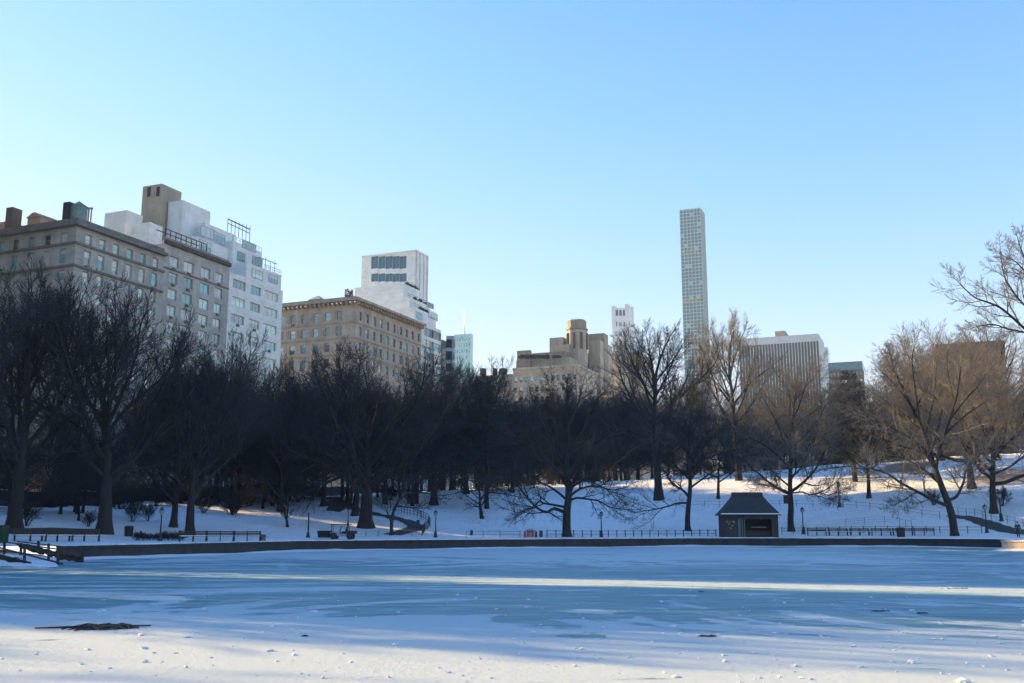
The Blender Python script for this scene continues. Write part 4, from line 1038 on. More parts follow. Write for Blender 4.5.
rail_line(mb, TD(tA, D0 + 5.1), TD(tB, D0 + 5.1), zA)
tA, zA = Fd(228, 219, D0 + 11); tB = Fd(250, 229, D0 + 11)[0]
for i in range(7):
    t = tA + (tB - tA) * i / 6; p = TD(t, D0 + 11); mb.beam((p[0], p[1], zA - 3), (p[0], p[1], zA + .1 * i), .09, .09)
p, q = TD(tA, D0 + 11), TD(tB, D0 + 11); mb.beam((p[0], p[1], zA), (q[0], q[1], zA - .2), .18, .18); mb.beam((p[0], p[1], zA - .9), (q[0], q[1], zA - 1.1), .12, .12)
tA, zA = Fd(264, 262, D0 + .8); rail_line(mb, TD(tA, D0 + .7), TD(t3b - .1, D0 + .7), zt1)
for i in range(4):
    t = tA + 1.2 + i * 1.6; p = TD(t, D0 + 2.5); mb.beam((p[0], p[1], zt1), (p[0], p[1], zt1 + 2.9 + .5 * (i % 2)), .09, .09); mb.beam(TD(t - .9, D0 + 2.5, zt1 + 2.7), TD(t + .9, D0 + 2.5, zt1 + 2.9), .1, .1)
mb.build('terrace_railings', M['dark_metal'], B3.o)

# ---- B4: tan classical block with bracketed cornice
t4a, z4 = Fd(355.6, 302, D0); t4b = Fd(421.5, 330, D0)[0]
B4 = Building('apartment_building', 'tan stone apartment building with deep bracketed cornice and tall dark windows', t4a, t4b, D0, D0 + 44, ZB, z4, 'tan_stone', seed=6)
zr = [Ft(339.4, y, t4a)[1] for y in (315.7, 331, 346.5)]; fl = (zr[0] - zr[2]) / 2
cn = [Ft(x, 316, t4a)[0] for x in (339.4, 327.7, 316, 304.5, 293.3, 282.3)]; cn += [cn[-1] + 6.0]
cw = [Fd(x, 317 + (x - 360) * .31, D0)[0] for x in (360.5, 367.7, 374.5, 381.3, 388, 394.5, 401, 406.8, 412.7, 418.6)]
for i in range(7):
    z = zr[0] - i * fl
    if z < ZB + 3: continue
    for d in cn: B4.Nf(d, z, 1.5, 2.2, 'sash', None, -1 if B4.r.random() < .2 else 0)
    for t in cw: B4.W(t, z, 1.3, 2.2)
B4.finish(['glass_plain', 'glass_plain', 'glass_dark', 'glass_blue'], ['glass_plain', 'glass_plain', 'glass_plain', 'glass_dark', 'glass_blue'], 100)
zct = Fd(355.6, 298.4, D0)[1]
B4.band('cornice', 'tan_trim', z4 + .25, zct, 1.5)
mb = MB(); k = B4.t0
while k < B4.t1: mb.td(k, k + .35, D0 - 1.1, D0 - .004, z4 - .55, z4 + .245); k += 1.25
k = D0 + .4
while k < B4.d1: mb.td(B4.t0 - 1.1, B4.t0 - .004, k, k + .35, z4 - .55, z4 + .245); k += 1.25
mb.build('brackets', M['tan_trim'], B4.o)
B4.td('parapet', 'tan_trim', (B4.t0 + .3, B4.t1, D0 + .3, D0 + .7, zct, zct + .7), (B4.t0 + .3, B4.t0 + .7, D0 + .7, B4.d1, zct, zct + .7))
for q in (.5, 1.5, 2.55): B4.band('string_course', 'tan_trim', zr[0] - fl * q - .12, zr[0] - fl * q + .15, .18)
mb = MB()
for d in cn[:-1]:
    for i in (0, 1):
        z = zr[0] - i * fl; mb.td(t4a - .12, t4a - .004, d + 1.05, d + 1.65, z - .9, z + .9)
mb.build('wall_panels', M['tan_trim'], B4.o)
tq, zq = Fd(349, 289, D0 + 6); c = TD(t4a + 4, Ft(349, 289, t4a + 4)[0]); mb = MB(); rr_ = random.Random(5)
zq = Ft(349, 289.5, t4a + 4)[1]
for i in range(8):
    a = i * math.pi / 4; mb.beam((c[0] + .9 * math.cos(a), c[1] + .9 * math.sin(a), zct), (c[0] + .9 * math.cos(a), c[1] + .9 * math.sin(a), zq), .12, .12)
for i in range(30):
    a = rr_.uniform(0, 6.28); b = rr_.uniform(0, 6.28); mb.beam((c[0] + 1.05 * math.cos(a), c[1] + 1.05 * math.sin(a), rr_.uniform(zct + .5, zq)), (c[0] + 1.05 * math.cos(b), c[1] + 1.05 * math.sin(b), rr_.uniform(zct + .5, zq)), .14, .14)
mb.build('roof_trellis', M['brown_roof'], B4.o)
dq, zq = Ft(316, 300, t4a + 4); zq = Ft(316, 300, t4a + 4)[1]; z9 = Ft(316, 295, t4a + 4)[1]; c = TD(t4a + 5, dq)
mb = MB(); mb.td(t4a + 3.4, t4a + 6.6, dq - 1.8, dq + 1.8, zct, zq); mb.frustum(c, 2.6, .15, zq, z9, 4, math.pi / 4 - AV); mb.build('skylight', M['zinc'], B4.o)

# ---- B5: white stepped modern block with slab penthouse and bay windows
t5c, z5 = Fd(416, 251.5, D0 + 18); t5s = Fd(427.5, 258, D0 + 18)[0]; d5l = Ft(362, 257, t5c)[0]
t5a, z5f = Fd(420, 322, D0 + .2); t5b = Fd(441, 333, D0 + .2)[0]
B5 = Building('apartment_building', 'white modern block stepping up in terraces to a windowed slab, behind the tan building', t5a + .3, t5b, D0 + .2, D0 + 40, ZB, z5f, 'white_brick', seed=8)
fl = 3.3; wz = z5f - 2.0
for i in range(6):
    for x in (429, 436.5): B5.W(Fd(x, 330, D0 + .2)[0], wz - i * fl, 6.0, 2.3, 'wide')
B5.finish(['glass_blue', 'glass_dark', 'glass_pale'], ['glass_dark'])
mb = MB(); opsN = []
zz_b = Ft(410, 284, t5c)[1]
for px in (374.6, 381.7, 388.8, 395.8, 402.8):
    d_, za = Ft(px, 262.3, t5c); opsN.append((d_ - (D0 + 18) - 1.25, d_ - (D0 + 18) + 1.25, za - 2.0, za + 2.0))
    d_, za = Ft(px, 277.5, t5c); opsN.append((d_ - (D0 + 18) - 1.25, d_ - (D0 + 18) + 1.25, za - 1.3, za + 1.3))
wall_face(mb, TD(t5c, D0 + 18), (-cA, sA), d5l - D0 - 18, z5f, z5, opsN, IN_N, .4)
tm = (t5c + t5s) / 2
mb.td(t5c + .6, t5s, D0 + 18 + .003, d5l, z5f, z5 - .003)
mb.build('penthouse_slab', M['white_brick'], B5.o)
for a, b, c_, d_ in opsN:
    fm, pm = window_meshes(b - a, d_ - c_, 'pair'); p = TD(t5c + .3, D0 + 18 + (a + b) / 2, c_)
    wo = link('window', fm, B5.o, tuple(p[k] - B5.base[k] for k in range(3)), RZ_N); link('pane', pane_mesh(pm, 'glass_tower'), wo)
mb = MB()
for f_ in (.06, .35, .68, .97):
    t = t5c + (t5s - t5c) * f_; mb.td(t - .25, t + .25, D0 + 17.6, D0 + 17.998, z5f + 2, z5 - .01)
mb.td(t5c - .3, t5s + .1, D0 + 17.6, d5l, z5, z5 + .5)
mb.build('slab_fins', M['white_stucco'], B5.o)
def tier5(px0, pxc, px1, pyt, dd):
    tc, zt_ = Fd(pxc, pyt, D0 + dd); t_1 = Fd(px1, pyt + (px1 - pxc) * .4, D0 + dd)[0]; dl = Ft(px0, pyt, tc)[0]
    B5.td('terrace_tier', 'white_brick', (tc, t_1, D0 + dd, dl, ZB + 5 + .01 * dd, zt_)); return tc, t_1, zt_
for a in ((355, 403, 420, 283, 14), (360, 409, 430, 297, 9.5), (372, 414, 436, 307, 5)):
    tc, te, zt_ = tier5(*a)
    g = MB(); rail_line(g, TD(tc, D0 + a[4] + .15), TD(te, D0 + a[4] + .15), zt_, 1.1, 10); g.build('terrace_railing', M['dark_metal'], B5.o)
    b = MB(); rq = random.Random(int(a[0]))
    for i in range(9):
        t = tc + (te - tc) * (.3 + .7 * rq.random()); p = TD(t, D0 + a[4] + .9); b.sphere((p[0], p[1], zt_ + .5), rq.uniform(.4, .8), 7, 5)
    b.build('terrace_plants', M['needles'], B5.o)
extra_win(B5, 430, 305.5, D0 + 9.5, 4.5, 1.6, 'wide', 'glass_blue'); extra_win(B5, 433, 316, D0 + 5, 5.5, 2.0, 'wide', 'glass_pale'); extra_win(B5, 419, 316, D0 + 5, 3.6, 2.0, 'wide', 'glass_blue')
# ---- B5b: dark bay windowed building
t6a = t5b + 1.2; t6b = Fd(457, 337, D0 - 1.5)[0]; z6 = Fd(441, 331, D0 - 1.5)[1]
B6 = Building('apartment_building', 'narrow apartment building with dark glazed bay windows, left of the pale antenna tower', t6a, t6b, D0 + .2, D0 + 30, ZB, z6 - 1.5, 'beige', seed=9)
for i in range(9):
    z = z6 - 3.0 - i * 3.4
    B6.W(t6a + (t6b - t6a) * .18, z, 2.2, 2.0, 'sash')
B6.finish(['glass_pale', 'glass_blue'], ['glass_dark'])
mb = MB(); g = MB()
tb0 = t6a + (t6b - t6a) * .38; tb1 = t6b - .6
for i in range(10):
    z = z6 - i * 3.4
    def bay(m, za, zb, k):
        b = [(tb0, D0 + .19), (tb0 + .9 - k, D0 - 1.5 + k), (tb1 - .9 + k, D0 - 1.5 + k), (tb1, D0 + .19)]
        m.hexa([TD(t, d, za) for t, d in b], [TD(t, d, zb) for t, d in b])
    bay(mb, z - 1.0, z, 0); bay(g, z - 3.4, z - 1.002, .12)
    for f_ in (.2, .4, .6, .8):
        t = tb0 + (tb1 - tb0) * f_; mb.td(t - .1, t + .1, D0 - 1.5, D0 - 1.37, z - 3.39, z - 1.0)
mb.build('bay_spandrels', M['zinc'], B6.o); g.build('bay_glazing', M['dark_glazing'], B6.o)

# ---- far buildings, block by block
def far_block(B, name, matk, x0, xc, x1, yt, Y, zb=None):
    p = at(xc, yt, Y); tc = p[0] * sA + p[1] * cA; dc = -p[0] * cA + p[1] * sA
    t_1 = Fd(x1, yt, dc)[0]; dl = Ft(x0, yt, tc)[0]
    if t_1 < tc: t_1 = tc + 12
    return (tc, t_1, dc, dl, ZB if zb is None else zb, p[2])
def far_building(name, label, matk, x0, xc, x1, yt, Y):
    b = far_block(None, '', matk, x0, xc, x1, yt, Y)
    return Building(name, label, b[0], b[1], b[2], b[3], b[4], b[5], matk)
# antenna tower
Y6 = 640
A = far_building('office_tower', 'pale green glass office tower with a thin antenna, beyond the bay windowed building', 'glass_sea', 454, 470.5, 473, 333.5, Y6)
A.dep = .3
for i in range(24):
    for j in range(7):
        d = A.d0 + (A.d1 - A.d0) * (j + .5) / 7; A.Nf(d, A.z1 - 3.2 - i * 4.0, (A.d1 - A.d0) / 7 - .9, 2.4, 'plain', 'glass_blue')
A.finish(['glass_blue'], ['glass_blue'], 98)
p = at(464.5, 311, Y6 + 6); z_ = at(464.5, 333, Y6 + 6)[2]
mb = MB(); mb.frustum((p[0], p[1]), .6, .35, z_ - .5, z_ + 6, 6); mb.frustum((p[0], p[1]), .3, .12, z_ + 6, p[2], 6); mb.build('antenna', M['steel'], A.o)

# stepped beige building with octagonal tank tower
S = far_building('apartment_building', 'stepped beige apartment building with terraces and a tall octagonal rooftop tank house', 'beige', 513, 577, 600, 366, 335)
for i in range(6):
    z = S.z1 - 3.5 - i * 3.6
    for j in range(12):
        d = S.d0 + (S.d1 - S.d0) * (j + .5) / 12; S.Nf(d, z, 1.3, 2.0)
    for j in range(4):
        t = S.t0 + (S.t1 - S.t0) * (j + .5) / 4; S.W(t, z, 1.4, 2.0)
S.finish(['glass_pale', 'glass_blue', 'glass_dark'], ['glass_dark', 'glass_blue', 'glass_dark'], 96)
S.band('cornice', 'limestone', S.z1, S.z1 + .6, .5)
def sblk(name, matk, x0, xc, x1, yt, Y, ybot):
    b = list(far_block(S, name, matk, x0, xc, x1, yt, Y)); b[4] = S.z1 - 6
    return S.td(name, matk, tuple(b)), b
sblk('setback_tier', 'beige', 516, 570, 598, 357, 340, 0)
o_, b_ = sblk('setback_tier', 'beige_dk', 530, 566, 592, 351, 345, 0)
sblk('roof_house', 'beige_dk', 517, 530, 531.5, 350, 342, 0); sblk('roof_house', 'beige', 549.5, 563, 567, 337, 352, 0); sblk('roof_house', 'beige', 553, 570, 590, 344, 349, 0)
sblk('roof_house', 'beige_dk', 588, 604, 608, 333, 360, 0); sblk('roof_house', 'beige', 589, 600, 612, 340, 356, 0)
p = at(577, 330, 352); mb = MB(); z0 = S.z1 - 4; s_ = 352 / 1000
mb.frustum((p[0], p[1]), 10.6 * s_, 10.6 * s_, z0, at(577, 331, 352)[2], 8, math.pi / 8 - AV); mb.build('octagonal_tank_house', M['beige'], S.o)
mb = MB(); mb.frustum((p[0], p[1]), 11.2 * s_, 11.2 * s_, at(577, 330.5, 352)[2], at(577, 329, 352)[2], 8, math.pi / 8 - AV); mb.frustum((p[0], p[1]), 9.6 * s_, 9.6 * s_, at(577, 329, 352)[2], at(577, 322, 352)[2], 8, math.pi / 8 - AV); mb.frustum((p[0], p[1]), 9.9 * s_, 8.6 * s_, at(577, 322, 352)[2], at(577, 320.5, 352)[2], 8, math.pi / 8 - AV)
mb.build('tank_cap', M['beige_dk'], S.o)
mb = MB()
for i in range(8):
    a = math.pi / 4 * i - AV; q = 10.2 * s_
    c = (p[0] + q * math.cos(a), p[1] + q * math.sin(a)); mb.beam((c[0], c[1], at(577, 350, 352)[2]), (c[0], c[1], at(577, 334, 352)[2]), .9, .9)
mb.build('tank_house_recesses', M['brown_brick'], S.o)
mb = MB(); rq = random.Random(8)
for i in range(40):
    px = rq.uniform(518, 560); b = far_block(S, '', '', 513, px, 600, 357, 339); q = at(px, 357.5, 339); mb.sphere((q[0], q[1], q[2] + .3), rq.uniform(.35, .9), 6, 4)
mb.build('terrace_plants', M['needles'], S.o)

L_ = far_building('apartment_building', 'low brown house with chimneys, left of the stepped beige building', 'beige_dk', 474, 512, 514, 374, 318)
L_.finish(['glass_dark'], ['glass_dark'])
for x, w in ((484, 4), (495, 2.5), (505, 6)):
    b = far_block(L_, '', '', x - w, x, x + 1, 368, 320); L_.td('chimney', 'brown_brick', (b[0], b[0] + 2, b[2], b[3], L_.z1 + .002, b[5]))
# pale square tower with notched top
Tw = far_building('apartment_tower', 'slim pale square tower with raised corner piers at its top', 'white_stucco', 612, 628.5, 633, 307, 420)
for px in (616.8, 620.4, 624):
    d, z = Ft(px, 312.8, Tw.t0); Tw.Nf(d, z, 1.1, 2.6, 'plain', 'glass_dark')
for i in range(8):
    for px in (616, 620.4, 624.8):
        d, z = Ft(px, 324, Tw.t0); Tw.Nf(d, z - i * 4.2, 1.2, 2.0, 'sash', 'glass_blue')
Tw.finish(['glass_blue'], ['glass_blue'])
w = Tw.d1 - Tw.d0; e = 1.6
z_ = at(628, 304, 420)[2]
Tw.td('corner_piers', 'white_stucco', (Tw.t0 - .2, Tw.t0 + e, Tw.d0 - .2, Tw.d0 + e, Tw.z1 - 8, z_), (Tw.t0 - .2, Tw.t0 + e, Tw.d1 - e, Tw.d1 + .2, Tw.z1 - 8, z_ - .3), (Tw.t1 - e, Tw.t1 + .2, Tw.d0 - .2, Tw.d0 + e, Tw.z1 - 8, z_))
b = far_block(Tw, '', '', 600, 640, 652, 352, 415); Tw.td('lower_wing', 'beige', (b[0], b[1], b[2], b[3], b[4], b[5]))
b = far_block(Tw, '', '', 617, 623, 636, 345, 405); Tw.td('lower_shoulder', 'beige', (b[0], b[1], b[2], b[3], ZB, b[5]))

# slender supertall tower: a square grid of concrete with open mechanical floors
Y4 = 1280
b = far_block(None, '', '', 679.3, 700.3, 704.8, 207.5, Y4)
ST = thing('skyscraper', 'very slender white gridded skyscraper rising alone far behind the trees', 'skyscraper', TD(b[0], b[2], ZB)); ST_base = TD(b[0], b[2], ZB)
side = b[3] - b[2]; t0_, d0_ = b[0], b[2]; zt_ = b[5]; fh = 4.72
nfl = int((zt_ - 60) / fh); cell = side / 6
grid = MB(); opsN = []; opsW = []; open_rows = set()
zo1 = at(690, 251, Y4)[2]; zo2 = at(690, 300, Y4)[2]
for i in range(nfl):
    z = zt_ - 1.2 - (i + 1) * fh + .6
    op = abs(z + 1.7 - zo1) < 4.2 or abs(z + 1.7 - zo2) < 4.2
    for j in range(6):
        o = (cell * j + .5, cell * (j + 1) - .5, z, z + fh - .95); opsN.append(o + (op,)); opsW.append(o + (op,))
wall_face(grid, TD(t0_, d0_), (-cA, sA), side, 30, zt_, [o[:4] for o in opsN], IN_N, .9)
wall_face(grid, TD(t0_, d0_), (sA, cA), side, 30, zt_, [o[:4] for o in opsW], IN_W, .9)
q = [TD(t0_, d0_), TD(t0_ + side, d0_), TD(t0_ + side, d0_ + side), TD(t0_, d0_ + side)]
wall_face(grid, TD(t0_, d0_ + side), (sA, cA), side, 30, zt_, [o[:4] for o in opsW], OUT_W, .9)
wall_face(grid, TD(t0_ + side, d0_), (-cA, sA), side, 30, zt_, [o[:4] for o in opsN], (-sA, -cA, 0), .9)
grid.add([(x, y, zt_ - .5) for x, y, _ in q], [(0, 1, 2, 3)])
grid.build('concrete_grid', M['concrete'], ST)
core = MB(); core.td(t0_ + side * .3, t0_ + side * .7, d0_ + side * .3, d0_ + side * .7, 30, zt_ - .6); core.build('core', M['white_stucco'], ST)
sl = MB()
for z in (zo1, zo2):
    for k in (-5.2, 5.2): sl.td(t0_ + 1, t0_ + side - 1, d0_ + 1, d0_ + side - 1, z + k - .3, z + k + .3)
sl.build('mechanical_slabs', M['white_stucco'], ST)
pm = MB(); pw_, ph_ = cell - 1.0, fh - .95; pm.box(-pw_ / 2, pw_ / 2, -.03, .03, 0, ph_)
panes = [bpy.data.meshes.new('tower_pane') for _ in range(3)]
for me, g in zip(panes, ('glass_tower', 'glass_plain', 'glass_sea')): me.from_pydata(pm.v, [], pm.f); me.materials.append(M[g])
rest = [MB(), MB()]; cnt = 0; rq = random.Random(2)
rowg = [rq.random() for _ in range(nfl)]
for idx, (oN, oW) in enumerate(zip(opsN, opsW)):
    if oN[4]: continue
    for sidek, o in (('N', oN), ('W', oW)):
        c = (o[0] + o[1]) / 2; pos = TD(t0_ + .9, d0_ + c, o[2]) if sidek == 'N' else TD(t0_ + c, d0_ + .9, o[2]); rz = RZ_N if sidek == 'N' else RZ_W
        pale = rq.random() < (.02 if rowg[idx // 6] < .8 else .18)
        if cnt < 100:
            link('window_pane', panes[2] if pale else panes[0], ST, tuple(pos[k] - ST_base[k] for k in range(3)), rz); cnt += 1
        else:
            ca, sa = math.cos(rz), math.sin(rz); rest[1 if pale else 0].add([(pos[0] + x * ca - y * sa, pos[1] + x * sa + y * ca, pos[2] + z) for x, y, z in pm.v], pm.f)
tag(rest[0].build('lower_window_panes', M['glass_tower'], ST), kind='stuff'); tag(rest[1].build('lower_pale_panes', M['glass_sea'], ST), kind='stuff')
cl = MB()
for zz0, zz1 in ((30, zo2 - 5.6), (zo2 + 5.6, zo1 - 5.6), (zo1 + 5.6, zt_ - .8)): cl.td(t0_ + 1.4, t0_ + side - 1.4, d0_ + 1.4, d0_ + side - 1.4, zz0, zz1)
cl.build('inner_floors', M['glass_tower'], ST)
cl = MB()
for z in (zo1, zo2): cl.td(t0_ + 3.5, t0_ + side - 3.5, d0_ + 3.5, d0_ + side - 3.5, z - 4.5, z + 4.5)  # added boxes, their orange colour stands for sun in the open floors
cl.build('sun_glint_boxes', M['sun_glint'], ST)

# white striped slab
g_ = far_block(None, '', '', 738, 818.5, 823.5, 333.5, 1050)
GM = thing('office_building', 'broad office slab with white vertical piers and dark window stripes, right of the skyscraper', 'office building', TD(g_[0], g_[2], ZB)); 
def gpart(name, matk, *bx):
    mb = MB(); [mb.td(*q) for q in bx]; return mb.build(name, M[matk], GM)
gpart('glass_wall', 'dark_glazing', (g_[0] + .8, g_[1] - .5, g_[2] + .8, g_[3] - .5, ZB, g_[5] - 8))
wd = g_[3] - g_[2]; np_ = 27
for i in range(np_ + 1):
    d = g_[2] + wd * i / np_; gpart('pier', 'marble', (g_[0], g_[0] + .8, max(g_[2], d - .36), min(g_[3], d + .36), ZB, g_[5] - 8.001))
gpart('end_wall', 'marble', (g_[0] + .801, g_[1], g_[2], g_[2] + .799, ZB, g_[5] - 8.001))
gpart('parapet', 'marble', (g_[0], g_[1], g_[2], g_[3], g_[5] - 8, g_[5]))
b = far_block(None, '', '', 775, 785, 790, 331.5, 1062); gpart('roof_house', 'beige_dk', (b[0], b[1], b[2], b[3], g_[5] + .01, b[5] + 1))
X9 = far_building('office_tower', 'pale blue tower corner just right of the striped office slab', 'glass_sea', 815, 827.5, 829, 347, 1250); X9.dep = .3
for i in range(10):
    for j in range(3): X9.Nf(X9.d0 + (X9.d1 - X9.d0) * (j + .5) / 3, X9.z1 - 6 - i * 8, (X9.d1 - X9.d0) / 3 - 1.5, 5, 'plain', 'glass_blue')
X9.finish(['glass_blue'], ['glass_blue'])
X10 = far_building('apartment_building', 'dark flat topped block right of the striped office slab', 'dark_brick', 828, 862, 863.2, 361, 520)
for i in range(5):
    for j in range(9): X10.Nf(X10.d0 + (X10.d1 - X10.d0) * (j + .5) / 9, X10.z1 - 6.5 - i * 4, 1.2, 2.0, 'sash', 'glass_dark')
X10.finish(['glass_dark'], ['glass_dark'])
X10.band('roof_band', 'glass_tower', X10.z1 - 4.2, X10.z1 - .3, .15)
X11 = far_building('hotel_building', 'broad brown flat topped building behind the warm lit crowns at the right', 'dark_brick', 935, 1004, 1008, 340, 560)
for i in range(7):
    for j in range(13): X11.Nf(X11.d0 + (X11.d1 - X11.d0) * (j + .5) / 13, X11.z1 - 14 - i * 4, 1.4, 2.2, 'sash', 'glass_dark')
X11.finish(['glass_dark'], ['glass_dark'], 91)
X11.band('roof_band', 'brown_roof', X11.z1 - 7, X11.z1 - .5, .2)
b = far_block(None, '', '', 902, 926, 936, 366, 575); X11.td('lower_wing', 'beige_dk', (b[0], b[1], b[2], b[3], ZB, b[5]))

# ---- unseen blocks added along the avenue at left; heights and gaps shape sunbeams
def shade_block(ta, tb, h, label, matk):
    B = Building('apartment_building', label, ta, tb, D0, D0 + 40, ZB, h, matk, seed=int(abs(ta) + 60))
    z = h - 4
    while z > ZB + 3:
        t = ta + 2.5
        while t < tb - 1.5: B.W(t, z, 1.4, 1.9); t += 3.6
        z -= 3.6
    B.finish(['glass_blue', 'glass_dark', 'glass_blind'], ['glass_dark'], 60)
    B.band('cornice', 'limestone_dk', h, h + .6, .6)
shade_block(44.3, 96, 78, 'unseen pale apartment block past the left edge, sized to shade the pond', 'beige')
shade_block(29, 39.3, 74, 'unseen sandy apartment house at the left, sized to part two sunbeams', 'tan_stone')
shade_block(-60, 4, 80, 'long brown apartment block nearest to the photographer, unseen at the left, sized to shade the pond', 'brown_brick')
o_ = thing('apartment_tower', 'tall sandy tower out of sight at the left, added to narrow a sunbeam', 'building', TD(93, 245, ZB))
mb = MB(); mb.td(78, 109.6, 230, 262, ZB, 100); mb.build('wall', M['beige'], o_)  # unseen tower added to narrow the beam along the side street
mb = MB(); mb.td(77.5, 110, 229.5, 262.5, 100.002, 101); mb.build('cornice', M['limestone_dk'], o_)
o_ = thing('apartment_tower', 'second tall sandy tower out of sight at the left, added to cut the crest sunbeam', 'building', TD(193, 280, ZB))
mb = MB(); mb.td(187, 199.5, 264, 296, ZB, 116); mb.build('wall', M['beige'], o_)  # unseen tower added to block part of the beam towards the crest
mb = MB(); mb.td(186.6, 200, 263.5, 296.5, 116.002, 117); mb.build('cornice', M['limestone_dk'], o_)
# park wall along the avenue
pwl = thing('park_wall', 'long dark rough stone wall with snow on top, along the upper left slope', 'wall', TD(150, 106, 5))
mb = MB(); sn = MB(); t = 70.0
while t < 236:
    p, q = TD(t, 106), TD(t + 4, 106); za, zb = hz(p[0], p[1]), hz(q[0], q[1])
    def seg(m, w0, w1, a0, a1):
        c = [TD(t, 106 + w0), TD(t, 106 + w1), TD(t + 4, 106 + w1), TD(t + 4, 106 + w0)]
        m.hexa([(c[0][0], c[0][1], za + a0), (c[1][0], c[1][1], za + a0), (c[2][0], c[2][1], zb + a0), (c[3][0], c[3][1], zb + a0)], [(c[0][0], c[0][1], za + a1), (c[1][0], c[1][1], za + a1), (c[2][0], c[2][1], zb + a1), (c[3][0], c[3][1], zb + a1)])
    seg(mb, -.35, .35, -.6, 1.95); seg(sn, -.28, .3, 1.951, 2.02 + .04 * math.sin(t)); t += 4
mb.build('wall', M['parkwall'], pwl); sn.build('snow_cover', M['snow_plain'], pwl)
# ------------------------------------------------------------------ shelter by the pond
def rot2(x, y, a): return (x * math.cos(a) - y * math.sin(a), x * math.sin(a) + y * math.cos(a))
sg = ground_at(751.5, 537.5); Ysh = sg[1]; u_ = Ysh / 1000.0 * 1.015
sw = 53.5 * u_
shel = thing('park_shelter', 'small dark wooden shelter with a steep slate hip roof, standing on the pond edge', 'shelter', (sg[0], sg[1], sg[2]))
Zs = sg[2] - .12; hw = sw / 2; dp = 1.5
ze = Zs + 23.2 * u_; zr_ = Zs + 44.5 * u_; rw = 14.3 * u_
mb = MB(); mb.box(sg[0] - hw, sg[0] + hw, Ysh - .2, Ysh + 2 * dp, Zs - .5, Zs + .16); mb.build('floor_slab', M['concrete'], shel)
mb = MB()
def ring(w, d, z): return [(sg[0] - w, Ysh + dp - d, z), (sg[0] + w, Ysh + dp - d, z), (sg[0] + w, Ysh + dp + d, z), (sg[0] - w, Ysh + dp + d, z)]
levels = [(hw + .30, dp + .45, ze - .16), (hw + .32, dp + .47, ze + .02)]
for f in (.0, .2, .4, .6, .8, .93, 1.0):
    fl_ = f ** .82
    w_ = hw + .22 - (hw + .22 - rw - .05) * (1 - (1 - f) ** 1.18); d_ = dp + .38 - (dp + .1) * (1 - (1 - f) ** 1.18)
    levels.append((w_, max(d_, .28), ze + .03 + (zr_ - ze - .35) * f))
levels += [(rw + .10, .36, zr_ - .30), (rw + .08, .34, zr_ - .02), (rw - .05, .2, zr_)]
vs = []; fs = []
for w, d, z in levels: vs += ring(w, d, z)
for i in range(len(levels) - 1):
    for k in range(4): fs.append((i * 4 + k, i * 4 + (k + 1) % 4, i * 4 + 4 + (k + 1) % 4, i * 4 + 4 + k))
fs += [(3, 2, 1, 0), tuple(range(len(vs) - 4, len(vs)))]
mb.add(vs, fs); roof = mb.build('roof', M['slate'], shel)
mb = MB(); mb.box(sg[0] - hw - .34, sg[0] + hw + .34, Ysh - .62, Ysh - .44, ze - .02, ze + .10); mb.build('snow_ledge', M['snow_plain'], shel)
mb = MB()
for k in range(13):
    x = sg[0] - hw + .2 + (sw - .4) * k / 12; mb.box(x - .012, x + .012, Ysh + .22, Ysh + .238, Zs + .162, ze - .2)
PX = lambda px: sg[0] + (px - 749.5) * u_ * .895
yf = Ysh + .02
pp = []
for a, b in ((719.6, 721.6), (735.6, 738.6), (739.5, 740.9), (742.2, 743.2), (771.8, 774.4), (776.8, 779.2)):
    p = MB(); p.box(PX(a), PX(b), yf, yf + .22, Zs + .162, ze - .163); p.build('post', M['green_paint'] if 735 < a < 745 else M['wood_dark'], shel, bevel=.015)
p = MB(); p.box(PX(719.6), PX(779.2), yf - .03, yf + .25, ze - .62, ze - .164); p.build('fascia_beam', M['wood_dark'], shel)
p = MB(); p.box(PX(721.62), PX(735.58), yf + .08, yf + .14, Zs + .163, ze - .63); p.build('front_panel', M['panel_dark'], shel)
for (a, b, z) in ((724, 509, 0), (727, 511, 0), (730.5, 508.5, 0), (725.5, 515, 0), (729.5, 516.5, 0), (727.6, 519, 0), (731.5, 513, 0)):
    zc = at(a, b + 9.2, Ysh)[2]; zc = min(zc, ze - .9); p = MB(); p.box(PX(a) - .07, PX(a) + .07, yf + .055, yf + .078, zc - .1, zc + .1); p.build('notice', M['paper'], shel)
p = MB(); p.box(PX(774.42), PX(776.78), yf + .08, yf + .14, Zs + .163, ze - .63); p.build('side_panel', M['panel_dark'], shel)
p = MB(); p.box(PX(719.6), PX(779.2), Ysh + 2 * dp - .3, Ysh + 2 * dp - .15, Zs + .163, ze - .164)
p.box(PX(719.6), PX(720.8), yf + .23, Ysh + 2 * dp - .303, Zs + .163, ze - .164); p.box(PX(778), PX(779.2), yf + .23, Ysh + 2 * dp - .303, Zs + .163, ze - .164); p.build('rear_wall', M['panel_dark'], shel)
p = MB(); p.box(PX(743.4), PX(771.6), yf + .5, yf + 1.1, Zs + .82, Zs + .92); p.box(PX(743.6), PX(771.4), yf + .6, yf + .68, Zs + .163, Zs + .818); p.build('counter', M['wood_dark'], shel)
p = MB(); p.box(PX(753), PX(770), yf + 1.5, yf + 1.58, Zs + 1.3, Zs + 1.42); p.box(PX(753), PX(770), yf + 1.42, yf + 1.9, Zs + .45, Zs + .52); p.build('inner_bench', M['cart_grey'], shel)
